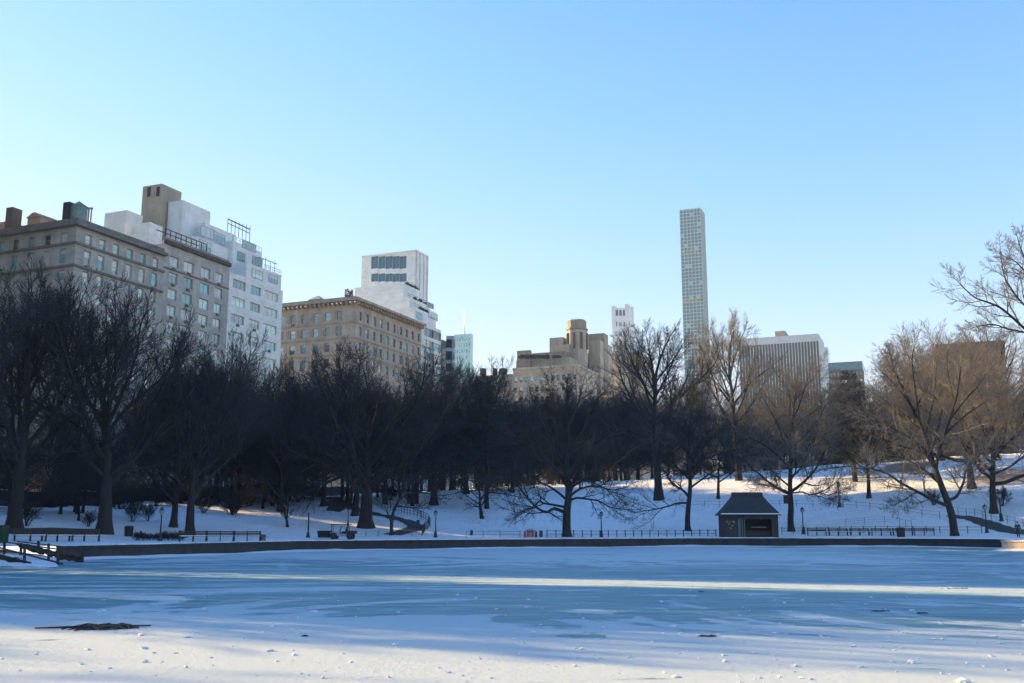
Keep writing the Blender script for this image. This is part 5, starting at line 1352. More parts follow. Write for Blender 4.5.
# box on the trunk beside the shelter
g = ground_at(791.5, 531.5); p = at(787.3, 499.5, g[1] - .35)
nb_ = MB(); nb_.box(p[0] - .42, p[0] + .42, p[1] - .1, p[1] + .35, p[2] - .55, p[2] + .5); nb_.box(p[0] - .5, p[0] + .5, p[1] - .18, p[1] + .4, p[2] + .5, p[2] + .58)
tag(nb_.build('tree_box', M['wood_dark']), 'small dark box fixed to the trunk of the tree beside the shelter', 'box')

# ------------------------------------------------------------------ lamp posts
def make_lamp():
    o = thing('lamp_post', 'lamp', 'lamp post', (0, 0, 0))
    m = MB(); m.lathe([(.24, -.1), (.24, .12), (.19, .16), (.17, .5), (.20, .56), (.15, .64), (.11, .9), (.085, .95)], k=10); m.build('base', M['dark_metal'], o, True)
    m = MB(); m.lathe([(.075, .93), (.055, 2.55), (.09, 2.6), (.06, 2.66), (.06, 2.74)], k=8); m.build('pole', M['dark_metal'], o, True)
    m = MB(); m.lathe([(.07, 2.741), (.13, 2.80), (.19, 2.95), (.22, 3.12), (.20, 3.24)], k=10); l = m.build('lantern', M['cart_grey'], o, True)
    m = MB(); m.lathe([(.23, 3.241), (.24, 3.27), (.17, 3.38), (.06, 3.46), (.03, 3.56), (.01, 3.62)], k=10); m.build('cap', M['dark_metal'], l, True)
    m = MB()
    for i in range(6):
        a = i * math.pi / 3; m.tube([(.075 * math.cos(a), .075 * math.sin(a), 2.745), (.2 * math.cos(a), .2 * math.sin(a), 2.95), (.232 * math.cos(a), .232 * math.sin(a), 3.12), (.215 * math.cos(a), .215 * math.sin(a), 3.24)], .012, 4)
    m.build('cage', M['dark_metal'], l)
    return o
lamp0 = make_lamp(); lamp_kids = child_map(lamp0)
LAMPS = [(160, 541, 506.5, 'dark park lamp post among the low bushes, leftmost of all the lamp posts'), (348, 526, 507.5, 'dark park lamp post directly behind the utility cart'),
         (435.5, 537.5, 509.5, 'dark park lamp post at the end of the curved railing'), (601.5, 537.3, 510.5, 'dark park lamp post right of the tree with the crooked low limbs'),
         (803.5, 534.3, 506.3, 'dark park lamp post just right of the tree beside the shelter'), (839.5, 507, 480.5, 'dark park lamp post higher on the slope, behind the fan of fine twigs'),
         (987, 533, 503.5, 'dark park lamp post just right of the leaning tree, shorter of the pair'), (1001.5, 521, 491, 'dark park lamp post beside the path at the right, higher of the pair')]
for i, (px, pb, pt, lab) in enumerate(LAMPS):
    o = lamp0 if i == 0 else copy_tree(lamp0, lamp_kids)
    g = ground_at(px, pb); k = (at(px, pt, g[1])[2] - g[2]) / 3.62
    o.location = g; o.scale = (1.12 * k, 1.12 * k, k); tag(o, lab, 'lamp post', 'park lamp posts'); o.rotation_euler.z = i
g = ground_at(308, 537.5); k = (at(308, 513, g[1])[2] - g[2])
st = thing('lamp_stump', 'bare dark post without a lantern on a flared foot, left of the utility cart', 'post', g)
m = MB(); m.lathe([(.24, -.1), (.24, .12), (.17, .2), (.15, .42), (.10, .55), (.09, .6)], g, 10); m.build('base', M['dark_metal'], st, True)
m = MB(); m.lathe([(.085, .6), (.075, k - .1), (.05, k)], g, 8); m.build('pole', M['dark_metal'], st, True)

# ------------------------------------------------------------------ benches
def make_bench(L=2.5):
    o = thing('park_bench', 'bench', 'bench', (0, 0, 0))
    m = MB()
    for i in range(4): m.box(-L / 2, L / 2, -.24 + i * .125, -.14 + i * .125, .42, .46)
    m.build('seat', M['wood_dark'], o)
    m = MB()
    for i in range(3): m.beam((-L / 2, .27 + .03 * i, .58 + i * .14), (L / 2, .27 + .03 * i, .58 + i * .14), .035, .1)
    m.build('backrest', M['wood_dark'], o)
    for x in (-L / 2 + .12, 0, L / 2 - .12):
        m = MB(); m.beam((x, -.2, 0), (x, -.2, .42), .1, .1); m.beam((x, .2, 0), (x, .30, .95), .1, .1); m.beam((x, -.24, .62), (x, .26, .64), .08, .06); m.beam((x, -.2, .4), (x, -.2, .62), .07, .07); m.build('leg', M['wood_dark'], o)
    m = MB(); m.box(-L / 2 + .05, L / 2 - .05, -.22, .2, .461, .53); m.build('snow_cover', M['snow_plain'], o)
    return o
bench0 = make_bench(); bench_kids = child_map(bench0); nbench = 0
def put_bench(px, py, lab, group, Y=None):
    global nbench
    g = ground_at(px, py) if Y is None else ground_Y(px, Y)
    o = bench0 if nbench == 0 else copy_tree(bench0, bench_kids); nbench += 1
    a = ground_at(px - 6, py); b = ground_at(px + 6, py)
    o.location = g; o.rotation_euler.z = math.atan2(b[1] - a[1], b[0] - a[0]) * .6; tag(o, lab, 'bench', group)
ORD = ['first', 'second', 'third', 'fourth', 'fifth', 'sixth', 'seventh', 'eighth', 'ninth', 'tenth']
for i in range(3): put_bench(193 + i * 27, 541.5, ['snowy bench at the left end of the row behind the low bushes', 'snowy bench in the middle of the row left of the lamp stump', 'snowy bench at the right end of the row, nearest the lamp stump'][i], 'snowy benches in a row left of the lamp stump')
for i in range(6): put_bench(817 + i * 21.5, 535.6, 'dark park bench, %s from the left in the row right of the shelter' % ORD[i], 'benches in a row right of the shelter')
for i in range(3): put_bench(30 + i * 27, 541.5, ['snow topped dark bench at the far left behind the ramp railing', 'snow topped dark bench behind the end of the ramp railing', 'snow topped dark bench nearest the big dark trunk'][i], 'dark benches below the low stone wall at left')

# ------------------------------------------------------------------ railings and fences
def fence(name, lab, pix, hgt, spacing, post_w, rails, mk, cat='fence', rail_w=.05, pointed=False):
    P = [Vector(ground_at(x, y)) for x, y in pix]
    o = thing(name, lab, cat, tuple(P[0]))
    path = []
    for i in range(len(P) - 1):
        n = max(1, int(round((P[i + 1] - P[i]).length / spacing)))
        for k in range(n): path.append(P[i].lerp(P[i + 1], k / n))
    path.append(P[-1]); path = [Vector((p.x, p.y, hz(p.x, p.y))) for p in path]
    for p in path:
        m = MB(); m.beam((p.x, p.y, p.z - .2), (p.x, p.y, p.z + hgt), post_w, post_w); m.beam((p.x, p.y, p.z + hgt), (p.x, p.y, p.z + hgt + .05), post_w * 1.35, post_w * 1.35); m.build('post', M[mk], o)
    for f in rails:
        m = MB()
        for a, b in zip(path, path[1:]): m.beam((a.x, a.y, a.z + hgt * f), (b.x, b.y, b.z + hgt * f), rail_w * .7, rail_w)
        m.build('rail', M[mk], o)
    return o
fence('pipe_fence', 'low dark post and rail fence between the crooked limbed tree and the shelter', [(547, 537), (600, 537), (650, 536.8), (700, 536.2), (716, 536)], .78, 1.25, .11, (.92, .45), 'dark_metal')
fence('pipe_fence', 'thin low fence along the pond edge, left of the red machine', [(466, 537.5), (500, 537.3), (520, 537.3)], .72, 1.9, .05, (.95, .5), 'dark_metal', rail_w=.035)
fence('pipe_fence', 'low dark fence along the pond edge, behind the row of benches right of the shelter', [(782, 534.5), (840, 533.2), (900, 533), (982, 533.5)], .85, 1.6, .07, (.93, .5), 'dark_metal')
fence('curved_railing', 'curved dark railing hooking around the lower end of the winding path', [(382, 508.5), (396, 512), (410, 515.5), (421, 519), (428, 523), (430, 527), (425, 531), (422, 535.5)], 1.05, 1.1, .07, (.95, .62, .3), 'dark_metal', 'railing')
fence('wire_fence', 'thin fence running across the slope behind the shelter', [(690, 508), (735, 507.5), (780, 506.5), (830, 507), (870, 509.5), (905, 513.5), (940, 519)], .95, 2.4, .05, (.95, .5), 'dark_metal', rail_w=.03)
fence('wire_fence', 'thin fence along the far side of the path at the right', [(950, 513.5), (975, 516), (1000, 521.5), (1040, 530)], .95, 1.6, .05, (.95, .5), 'dark_metal', rail_w=.03)
fence('wire_fence', 'thin curving net fence low on the slope above the row of benches', [(846, 527), (865, 525), (885, 524), (900, 526), (912, 530)], 1.0, 2.0, .045, (.96, .66, .33), 'green_metal', rail_w=.022)
fence('wire_fence', 'short thin stakes and wire in the snow right of the utility cart', [(366, 536.5), (390, 536), (412, 536.5)], .55, 1.5, .05, (.9,), 'dark_metal', rail_w=.02)

# ramp at the left with its railings
def ice_pt(px, py): return on_z(px, py, 0)
rp = ice_pt(60, 566)
ramp = MB()
A_, B_ = Vector(at(-60, 545, rp[1] - 2)), Vector(at(66, 564, rp[1] - 3)); 
# snow bank sloping from the promenade down to the ice beside the wall's end
bank = []; 
for i in range(25):
    px = -70 + i * 5.4
    for j in range(9):
        f = j / 8; Y = 74.5 - 14.5 * f - max(0, (px - 20)) * .02
        x = ray(px, 540)[0] * Y; top = .86 + .1
        zz = top * (1 - f) ** 1.2 * max(0.0, min(1.0, (64 - px) / 95.0 + .08)) + .02 * math.sin(i * 1.3 + j) + .012
        bank.append((x, Y, max(zz, -.02)))
mbk = MB(); mbk.add(bank, [(i * 9 + j, i * 9 + j + 1, (i + 1) * 9 + j + 1, (i + 1) * 9 + j) for i in range(24) for j in range(8)])
tag(mbk.build('snow_bank', M['snow_plain'], smooth=True), kind='structure')
def ramp_rail(lab, posts, Y, rails, mk='wood_dark', w=.13):
    p0 = at(posts[0][0], posts[0][2], Y); o = thing('ramp_railing', lab, 'railing', p0)
    for px, yt, yb in posts:
        a = at(px, yb, Y); b = at(px, yt, Y); m = MB(); m.beam((a[0], a[1], a[2] - .15), b, w, w); m.build('post', M[mk], o)
    for (x0, y0, x1, y1, h) in rails:
        m = MB(); m.beam(at(x0, y0, Y - .12), at(x1, y1, Y - .12), .07, h * Y / 1000); m.build('rail', M[mk], o)
    return o
ramp_rail('nearer dark wooden railing of the ramp, sloping down to the ice at the left', [(4.5, 541, 552), (24.6, 547, 562.5), (58, 546.5, 565)], 63.5, [(-6, 546.2, 63, 564, 1.5), (-6, 540.5, 60, 549.5, 1.2)])
ramp_rail('farther dark wooden railing of the ramp, with a sagging covering of planks', [(21, 543, 553), (38.5, 541, 551), (48.6, 543.5, 559.5), (82.6, 551, 563)], 68, [(17, 544, 60, 556, 2.2), (56, 557, 83, 562, 1.5), (17, 541.5, 62, 546.5, 1.0), (58, 547, 83, 553, .8)])
m = MB(); rq = random.Random(3)
for i in range(26):
    f = i / 25; a = at(20 + 56 * f, 545.5 + 12 * f + rq.uniform(-1, 1), 68.4); b = at(26 + 56 * f, 547.5 + 12 * f + rq.uniform(-1.5, 1.5), 68.2 + rq.uniform(-.2, .2)); m.beam(a, b, .18, .16 + .2 * rq.random())
tag(m.build('brush_pile', M['wood_dark']), 'dark sagging heap of brush lying along the farther ramp railing', 'brush')
fb = thing('fallen_log', 'dark log lying in the snow at the left edge, below the ramp railing', 'log', at(-6, 558, 60.5))
m = MB(); m.tube([at(-14, 555.5, 61), at(0, 557, 60.6), at(12, 559.5, 60.3), at(31, 562.8, 60)], [.16, .17, .13, .05], 7); m.build('trunk', M['bark'], fb, True)
m = MB(); m.tube([at(8, 559, 60.3), at(16, 557.5, 60.1), at(22, 558.5, 60)], [.05, .035, .02], 5); m.tube([at(2, 558, 60.4), at(9, 561.5, 60.0), at(16, 562, 59.9)], [.06, .05, .02], 5); m.build('branches', M['bark'], fb, True)
lw = thing('low_wall', 'long low dark wall along the foot of the slope at the left edge', 'wall', ground_at(40, 534))
m = MB()
g0 = ground_at(-40, 534.5)
L0 = [ground_at(x, 534.3) for x in (-45, -10, 25, 60, 85, 108)]
for a, b in zip(L0, L0[1:]):
    m.hexa([(a[0], a[1], a[2] - .3), (b[0], b[1], b[2] - .3), (b[0], b[1] + .45, b[2] - .3), (a[0], a[1] + .45, a[2] - .3)], [(a[0], a[1], a[2] + .5), (b[0], b[1], b[2] + .5), (b[0], b[1] + .45, b[2] + .5), (a[0], a[1] + .45, a[2] + .5)])
m.build('wall', M['parkwall'], lw)

# ------------------------------------------------------------------ bins, signs, machines
def bin_(px, py, hh, ww, mk, lab, name='litter_bin'):
    g = ground_at(px, py); o = thing(name, lab, 'bin', g)
    m = MB(); m.lathe([(ww * .42, 0), (ww * .46, .05), (ww * .5, hh * .9), (ww * .52, hh * .93)], g, 14); m.build('body', M[mk], o, True)
    m = MB(); m.lathe([(ww * .54, hh * .931), (ww * .54, hh), (ww * .34, hh * 1.06)], g, 14); m.build('rim', M['dark_metal'], o)
    m = MB()
    for i in range(14):
        a = i * 2 * math.pi / 14; m.beam((g[0] + ww * .475 * math.cos(a), g[1] + ww * .475 * math.sin(a), g[2] + .06), (g[0] + ww * .525 * math.cos(a), g[1] + ww * .525 * math.sin(a), g[2] + hh * .9), .03, .03)
    m.build('slats', M['dark_metal'], o)
bin_(128.5, 536.5, .95, .75, 'wood_dark', 'dark round litter bin between the big trunk and the leftmost lamp post')
bin_(901, 537, 1.1, .95, 'wood_dark', 'dark round litter bin in front of the row of benches right of the shelter')
bin_(541, 537.2, .75, .4, 'green_paint', 'small greenish bin right of the red machine')
bin_(471.5, 535.5, .6, .3, 'green_paint', 'small greenish box on a stake at the left end of the thin low fence', 'stake_box')
bin_(2, 543, 1.25, .8, 'bright_green', 'bright green bin cut by the left edge of the photo')
bin_(263, 541.5, .6, .45, 'cart_grey', 'small grey bin at the right end of the snowy row of benches')
g = ground_at(418, 527); sgn = thing('path_sign', 'small blue sign on a stake beside the lower bend of the winding path', 'sign', g)
m = MB(); m.beam((g[0], g[1], g[2] - .1), (g[0], g[1], g[2] + .7), .05, .05); m.build('stake', M['dark_metal'], sgn)
m = MB(); m.box(g[0] - .22, g[0] + .22, g[1] - .05, g[1] - .028, g[2] + .35, g[2] + .85); m.build('sign_plate', M['jeans'], sgn)

# utility cart with roll bar and front box
g = ground_at(339, 539.2); k = g[1] / 1000
cart = thing('utility_cart', 'small park utility vehicle with roll bar frame and dark box in front', 'utility vehicle', g)
def cx(px): return g[0] + (px - 339) * k
def czh(py): return g[2] + (539.3 - py) * k
m = MB(); m.box(cx(332), cx(351), g[1] - .55, g[1] + .55, czh(536.5), czh(534.2)); m.hexa([(cx(330), g[1] - .5, czh(534.19)), (cx(340.5), g[1] - .5, czh(534.19)), (cx(340.5), g[1] + .5, czh(534.19)), (cx(330), g[1] + .5, czh(534.19))], [(cx(331), g[1] - .45, czh(532)), (cx(340), g[1] - .45, czh(531.6)), (cx(340), g[1] + .45, czh(531.6)), (cx(331), g[1] + .45, czh(532))]); m.build('body', M['cart_grey'], cart, bevel=.04)
m = MB(); m.hexa([(cx(319.5), g[1] - .7, czh(537.8)), (cx(330), g[1] - .7, czh(537.8)), (cx(330), g[1] + .7, czh(537.8)), (cx(319.5), g[1] + .7, czh(537.8))], [(cx(318.5), g[1] - .75, czh(531)), (cx(331.2), g[1] - .75, czh(531)), (cx(331.2), g[1] + .75, czh(531)), (cx(318.5), g[1] + .75, czh(531))]); m.build('front_box', M['rubber'], cart, bevel=.03)
m = MB()
for y in (-.5, .5):
    m.tube([(cx(332.5), g[1] + y, czh(534)), (cx(332), g[1] + y, czh(526)), (cx(331.8), g[1] + y, czh(525))], .04, 6); m.tube([(cx(348.5), g[1] + y, czh(534)), (cx(347.5), g[1] + y, czh(526)), (cx(347), g[1] + y, czh(525))], .04, 6); m.tube([(cx(331), g[1] + y, czh(525.2)), (cx(351), g[1] + y, czh(525))], .045, 6)
for x in (331.8, 347): m.tube([(cx(x), g[1] - .5, czh(525.1)), (cx(x), g[1] + .5, czh(525.1))], .04, 6)
m.build('roll_bar', M['dark_metal'], cart)
m = MB(); m.hexa([(cx(341.5), g[1] - .35, czh(534.1)), (cx(346.5), g[1] - .35, czh(534.1)), (cx(346.5), g[1] + .35, czh(534.1)), (cx(341.5), g[1] + .35, czh(534.1))], [(cx(342), g[1] - .33, czh(531.8)), (cx(346.5), g[1] - .33, czh(531.8)), (cx(346.5), g[1] + .33, czh(531.8)), (cx(342), g[1] + .33, czh(531.8))]); m.hexa([(cx(345.2), g[1] - .33, czh(531.7)), (cx(346.8), g[1] - .33, czh(531.7)), (cx(346.8), g[1] + .33, czh(531.7)), (cx(345.2), g[1] + .33, czh(531.7))], [(cx(346.4), g[1] - .3, czh(527.5)), (cx(347.4), g[1] - .3, czh(527.5)), (cx(347.4), g[1] + .3, czh(527.5)), (cx(346.4), g[1] + .3, czh(527.5))]); m.build('seat', M['rubber'], cart, bevel=.03)
m = MB(); m.tube([(cx(338.5), g[1], czh(531.7)), (cx(340.6), g[1], czh(529))], .03, 6); m.tube([(cx(340.6) + .2 * math.cos(a * .7) * .35, g[1] + .22 * math.sin(a * .7), czh(529) + .2 * math.cos(a * .7)) for a in range(10)], .025, 5); m.build('steering_wheel', M['rubber'], cart)
m = MB(); m.box(cx(346.9), cx(356), g[1] - .6, g[1] + .6, czh(534.19), czh(531)); m.build('cargo_bed', M['dark_metal'], cart, bevel=.03)
for px in (334.5, 350.5):
    for y in (-.62, .62):
        m = MB(); c = (cx(px), g[1] + y, g[2] + 3.0 * k); r1 = 3.3 * k
        prof = [(r1 * .55, -.13), (r1 * .92, -.15), (r1, -.1), (r1, .1), (r1 * .92, .15), (r1 * .55, .13)]
        vs = [(c[0] + r * math.cos(i * math.pi / 8), c[1] + h, c[2] + r * math.sin(i * math.pi / 8)) for r, h in prof for i in range(16)]
        m.add(vs, [(j * 16 + i, j * 16 + (i + 1) % 16, (j + 1) * 16 + (i + 1) % 16, (j + 1) * 16 + i) for j in range(5) for i in range(16)]); w_o = m.build('wheel', M['rubber'], cart, True)
        m = MB(); m.add([(c[0] + r1 * .55 * math.cos(i * math.pi / 8), c[1] + h, c[2] + r1 * .55 * math.sin(i * math.pi / 8)) for h in (-.10, .10) for i in range(16)], [tuple(range(16)), tuple(range(16, 32))] + [(i, (i + 1) % 16, 16 + (i + 1) % 16, 16 + i) for i in range(16)]); m.build('hub', M['dark_metal'], w_o)

# red machine on the pond edge
g = ground_at(530.5, 538); k = g[1] / 1000
rc = thing('snow_blower', 'small red machine with two dark round ends, standing in the snow by the pond wall', 'machine', g)
def bx(px): return g[0] + (px - 530.5) * k
def bz(py): return g[2] + (538.2 - py) * k
m = MB(); m.hexa([(bx(526.5), g[1] - .35, bz(537.2)), (bx(534.5), g[1] - .35, bz(537.2)), (bx(534.5), g[1] + .4, bz(537.2)), (bx(526.5), g[1] + .4, bz(537.2))], [(bx(527), g[1] - .3, bz(531.6)), (bx(534), g[1] - .3, bz(531.6)), (bx(534), g[1] + .35, bz(531.6)), (bx(527), g[1] + .35, bz(531.6))]); m.build('body', M['red_paint'], rc, bevel=.05)
m = MB(); m.box(bx(525.5), bx(535.8), g[1] - .42, g[1] + .42, bz(531.59), bz(530.9)); m.build('lid', M['rubber'], rc, bevel=.03)
m = MB(); m.box(bx(529.3), bx(531.6), g[1] - .37, g[1] - .36, bz(536.5), bz(532.8)); m.build('front_plate', M['paper'], rc)
for px in (525.0, 536.0):
    m = MB(); c = (bx(px), g[1], bz(534.6)); r1 = 2.9 * k
    m.add([(c[0] + h, c[1] + r1 * math.cos(i * math.pi / 8), c[2] + r1 * math.sin(i * math.pi / 8)) for h in (-.12, .12) for i in range(16)], [tuple(range(16)), tuple(range(16, 32))] + [(i, (i + 1) % 16, 16 + (i + 1) % 16, 16 + i) for i in range(16)]); m.build('wheel', M['red_paint'] if px < 530 else M['rubber'], rc, bevel=.03)
m = MB(); m.tube([(bx(528), g[1] + .3, bz(531)), (bx(528), g[1] + .9, bz(529.8)), (bx(533), g[1] + .9, bz(529.8)), (bx(533), g[1] + .3, bz(531))], .03, 6); m.build('handle', M['dark_metal'], rc)

# ------------------------------------------------------------------ people
def skin_obj(name, verts, edges, radii, mk, parent, levels=2, root=0):
    me = bpy.data.meshes.new(name); me.from_pydata(verts, edges, []); me.materials.append(M[mk])
    o = link(name, me, parent)
    b = bmesh.new(); b.from_mesh(me); lay = b.verts.layers.skin.verify(); b.verts.ensure_lookup_table()
    for v, r in zip(b.verts, radii): v[lay].radius = (r, r) if not isinstance(r, tuple) else r
    b.verts[root][lay].use_root = True
    b.to_mesh(me); b.free()
    sk = o.modifiers.new('skin', 'SKIN'); sk.use_smooth_shade = True
    ss = o.modifiers.new('subsurf', 'SUBSURF'); ss.levels = 1; ss.render_levels = levels
    return o
def person(lab, px, pb, hgt, face, step, coat, legs, coat_len=.0, hat=None, bend=0.0):
    g = ground_at(px, pb); o = thing('person', lab, 'person', (g[0], g[1], g[2]), face)
    s = hgt / 1.75
    def V(x, y, z): return (x * s, y * s, z * s)
    lean = bend
    hip = .93; sh = 1.43
    J = dict(pelvis=V(0, 0, .95), waist=V(0, -.01 - lean * .1, 1.12), chest=V(0, -.01 - lean * .25, 1.33), neck=V(0, -lean * .33, 1.47), chin=V(0, -.03 - lean * .36, 1.54), head=V(0, -.02 - lean * .38, 1.63), crown=V(0, 0 - lean * .38, 1.71), nose=V(0, -.10 - lean * .38, 1.61))
    for q, sg_ in (('l', 1), ('r', -1)):
        st_ = step * sg_
        J['hip' + q] = V(.09 * sg_, 0, .90); J['knee' + q] = V(.10 * sg_, -st_ * .55 - .04, .49); J['ank' + q] = V(.10 * sg_, -st_ + (.05 if st_ < 0 else 0), .09 + (.05 if st_ < 0 else 0)); J['toe' + q] = V(.115 * sg_, -st_ - .16, .035)
        J['sho' + q] = V(.185 * sg_, -lean * .28, 1.40); J['elb' + q] = V(.25 * sg_, st_ * .4 + .03 - lean * .2, 1.13); J['wri' + q] = V(.25 * sg_, st_ * .55 - .10 - lean * .25, .90); J['han' + q] = V(.245 * sg_, st_ * .58 - .14 - lean * .25, .81)
        for f_, (dx, dy, ln) in enumerate(((.03, -.02, .075), (.012, -.025, .088), (-.006, -.022, .083), (-.022, -.015, .068))):
            J['fin%d%s' % (f_, q)] = tuple(J['han' + q][i] + s * (dx, dy - .012 * f_, -ln)[i] for i in range(3))
        J['thu' + q] = tuple(J['wri' + q][i] + s * (-.035 * sg_, -.06, -.06)[i] for i in range(3))
    names = list(J); ix = {n_: i for i, n_ in enumerate(names)}
    E = [('pelvis', 'waist'), ('waist', 'chest'), ('chest', 'neck'), ('neck', 'chin'), ('chin', 'head'), ('head', 'crown'), ('head', 'nose')]
    for q in 'lr':
        E += [('pelvis', 'hip' + q), ('hip' + q, 'knee' + q), ('knee' + q, 'ank' + q), ('ank' + q, 'toe' + q), ('chest', 'sho' + q), ('sho' + q, 'elb' + q), ('elb' + q, 'wri' + q), ('wri' + q, 'han' + q), ('wri' + q, 'thu' + q)] + [('han' + q, 'fin%d%s' % (f_, q)) for f_ in range(4)]
    rad = {'pelvis': .125, 'waist': .115, 'chest': .13, 'neck': .055, 'chin': .07, 'head': .092, 'crown': .06, 'nose': .014}
    for q in 'lr':
        rad.update({'hip' + q: .085, 'knee' + q: .058, 'ank' + q: .042, 'toe' + q: .035, 'sho' + q: .065, 'elb' + q: .045, 'wri' + q: .03, 'han' + q: .033, 'thu' + q: .009})
        for f_ in range(4): rad['fin%d%s' % (f_, q)] = .008
    body = skin_obj('body', [J[n_] for n_ in names], [(ix[a], ix[b]) for a, b in E], [rad[n_] * s for n_ in names], 'skin', o)
    def sub(nm, chain, edges, rr, mk): return skin_obj(nm, [J[c] for c in chain], edges, [r * s for r in rr], mk, o)
    sub('coat', ['pelvis', 'waist', 'chest', 'shol', 'elbl', 'wril', 'shor', 'elbr', 'wrir', 'hipl', 'hipr'], [(0, 1), (1, 2), (2, 3), (3, 4), (4, 5), (2, 6), (6, 7), (7, 8), (0, 9), (0, 10)], [.175, .16, .17, .095, .075, .058, .095, .075, .058, .125, .125], coat)
    if coat_len:
        m = MB(); c0 = g
        prof = [(.19, 1.02), (.215, .85), (.235, .95 - coat_len)]
        vs = []
        for r, z in prof: vs += [(g[0] + s * r * math.cos(i * math.pi / 7), g[1] + s * r * .78 * math.sin(i * math.pi / 7), g[2] + s * z) for i in range(14)]
        m.add(vs, [(j * 14 + i, j * 14 + (i + 1) % 14, (j + 1) * 14 + (i + 1) % 14, (j + 1) * 14 + i) for j in range(2) for i in range(14)]); m.build('coat_skirt', M[coat], o, True)
    for q in 'lr':
        skin_obj('trouser_leg', [J['hip' + q], J['knee' + q], J['ank' + q]], [(0, 1), (1, 2)], [.105 * s, .078 * s, .064 * s], legs, o)
        skin_obj('boot', [J['ank' + q], J['toe' + q]], [(0, 1)], [.06 * s, .048 * s], 'rubber', o)
    m = MB(); hd = J['head']; m.sphere((g[0] + hd[0], g[1] + hd[1] + .022 * s, g[2] + hd[2] + .035 * s), .112 * s, 12, 8, (1, 1.05, 1)); m.build('hood' if hat == 'hood' else 'hair', M[coat] if hat == 'hood' else M['hair'], o, True)
    m = MB()
    for q in (-1, 1): m.sphere((g[0] + hd[0] + q * .035 * s, g[1] + hd[1] - .085 * s, g[2] + hd[2] + .005 * s), .013 * s, 6, 4)
    m.build('eyes', M['hair'], o)
    m = MB(); m.sphere((g[0] + hd[0], g[1] + hd[1] - .082 * s, g[2] + hd[2] - .055 * s), .02 * s, 6, 4, (1.3, .4, .4)); m.build('mouth', M['red_paint'], o)
    return o
person('person in a long black coat walking by the pond wall at the right edge', 1018.5, 537.6, 1.78, -.5, .26, 'coat_black', 'coat_navy', .45, 'hood')
person('person in dark clothes standing on the sunlit crest beside the brown leaf patch', 901.5, 489, 1.75, .4, .10, 'coat_navy', 'coat_black', .2)
person('person in a white jacket and blue trousers bending forward on the sunlit crest', 888.5, 489.5, 1.55, 1.2, .2, 'coat_white', 'jeans', 0, 'hood', .5)
person('person in dark clothes alone on the crest above the lamp post beside the shelter tree', 811.5, 480, 1.75, -1.2, .22, 'coat_black', 'coat_black', .25)

# ------------------------------------------------------------------ on the ice
p0 = on_z(92, 627, 0); fbr = thing('fallen_branch', 'dark thin branch with a clump of twigs lying frozen on the ice at the left', 'branch', (p0[0], p0[1], .02))
m = MB(); m.tube([on_z(35, 628, .03), on_z(60, 627.4, .05), on_z(90, 626.8, .05), on_z(120, 626.4, .05), on_z(151, 625.4, .03)], [.02, .028, .035, .03, .015], 6); m.build('stem', M['bark'], fbr, True)
m = MB(); rq = random.Random(12)
for i in range(150):
    a = on_z(rq.triangular(78, 134, 98), rq.gauss(627, .75), .03); d = rq.gauss(0, .2); L = rq.uniform(.08, .3)
    m.tube([(a[0] - L, a[1] + d, .02), (a[0], a[1], rq.uniform(.03, .09)), (a[0] + L, a[1] - d * .6, .02)], .014, 3)
m.build('twigs', M['leafpile'], fbr)
# lumps of snow and ice
lumps = []
for q in range(5):
    bm_ = bmesh.new(); bmesh.ops.create_icosphere(bm_, subdivisions=2, radius=1)
    rq = random.Random(q)
    from mathutils import noise as mn
    for v in bm_.verts:
        k = .75 + .55 * mn.noise(v.co * 1.6 + Vector((q * 7, 0, 0))) + .15 * rq.random(); v.co = Vector((v.co.x * k * 1.15, v.co.y * k * .9, v.co.z * k * .7))
    me = bpy.data.meshes.new('ice_lump'); bm_.to_mesh(me); bm_.free(); me.materials.append(M['snow_plain']); lumps.append(me)
rq = random.Random(77); nl = 0
while nl < 290:
    py = 583 + 100 * rq.random() ** .8; px = rq.uniform(-10, 1034)
    if px < 450 and rq.random() < .35: continue
    s = rq.lognormvariate(-3.55, .55)
    if s > .085: continue
    p = on_z(px, py, 0)
    o = link('ice_lump', lumps[nl % 5], None, (p[0], p[1], s * .25), rq.uniform(0, 6.28)); o.scale = (s * rq.uniform(.8, 1.5), s, s * rq.uniform(.6, 1))
    if s > .065: lab = 'larger lump of broken snow lying on the frosted ice'
    elif py < 615: lab = 'tiny far lump of snow on the blue ice in the middle of the pond'
    else: lab = 'tiny near lump of snow on the frosted ice'
    tag(o, lab, 'ice lump', 'lumps of snow scattered over the ice'); nl += 1
# dark wet leaves frozen in the ice
rq = random.Random(5)
for px, py, wpx, lab in ((707, 636, 22, 'flat dark leaf heap in the ice, largest of those right of the middle'), (880, 611, 20, 'flat dark leaf heap in the ice at the right, in front of the long fence'), (922, 613, 12, 'dark leaf heap in the ice, just right of the flat one at the right'), (955, 588.5, 34, 'long thin dark leaf streak in the ice near the right edge'), (305, 636, 5, 'small dark leaf on the frosted ice, left of the middle'), (701, 591.5, 6, 'tiny dark leaf on the blue ice below the shelter')):
    p = on_z(px, py, .015); w = wpx * p[1] / 1000 * (.6 if wpx < 11 else .85); m = MB()
    for i in range(26):
        a = rq.uniform(0, 6.28); q = rq.random() ** .5; x = p[0] + w * .5 * q * math.cos(a); y = p[1] + (.05 if wpx < 11 else .09) * q * math.sin(a) + .12 * (x - p[0]) * .3; L = .03 + .05 * rq.random()
        m.add([(x - L, y, .012), (x, y - L * .5, .012 + .02 * rq.random()), (x + L, y, .014), (x, y + L * .5, .012 + .03 * rq.random())], [(0, 1, 2, 3)])
    tag(m.build('leaf_heap', M['leafpile']), lab, 'leaves')
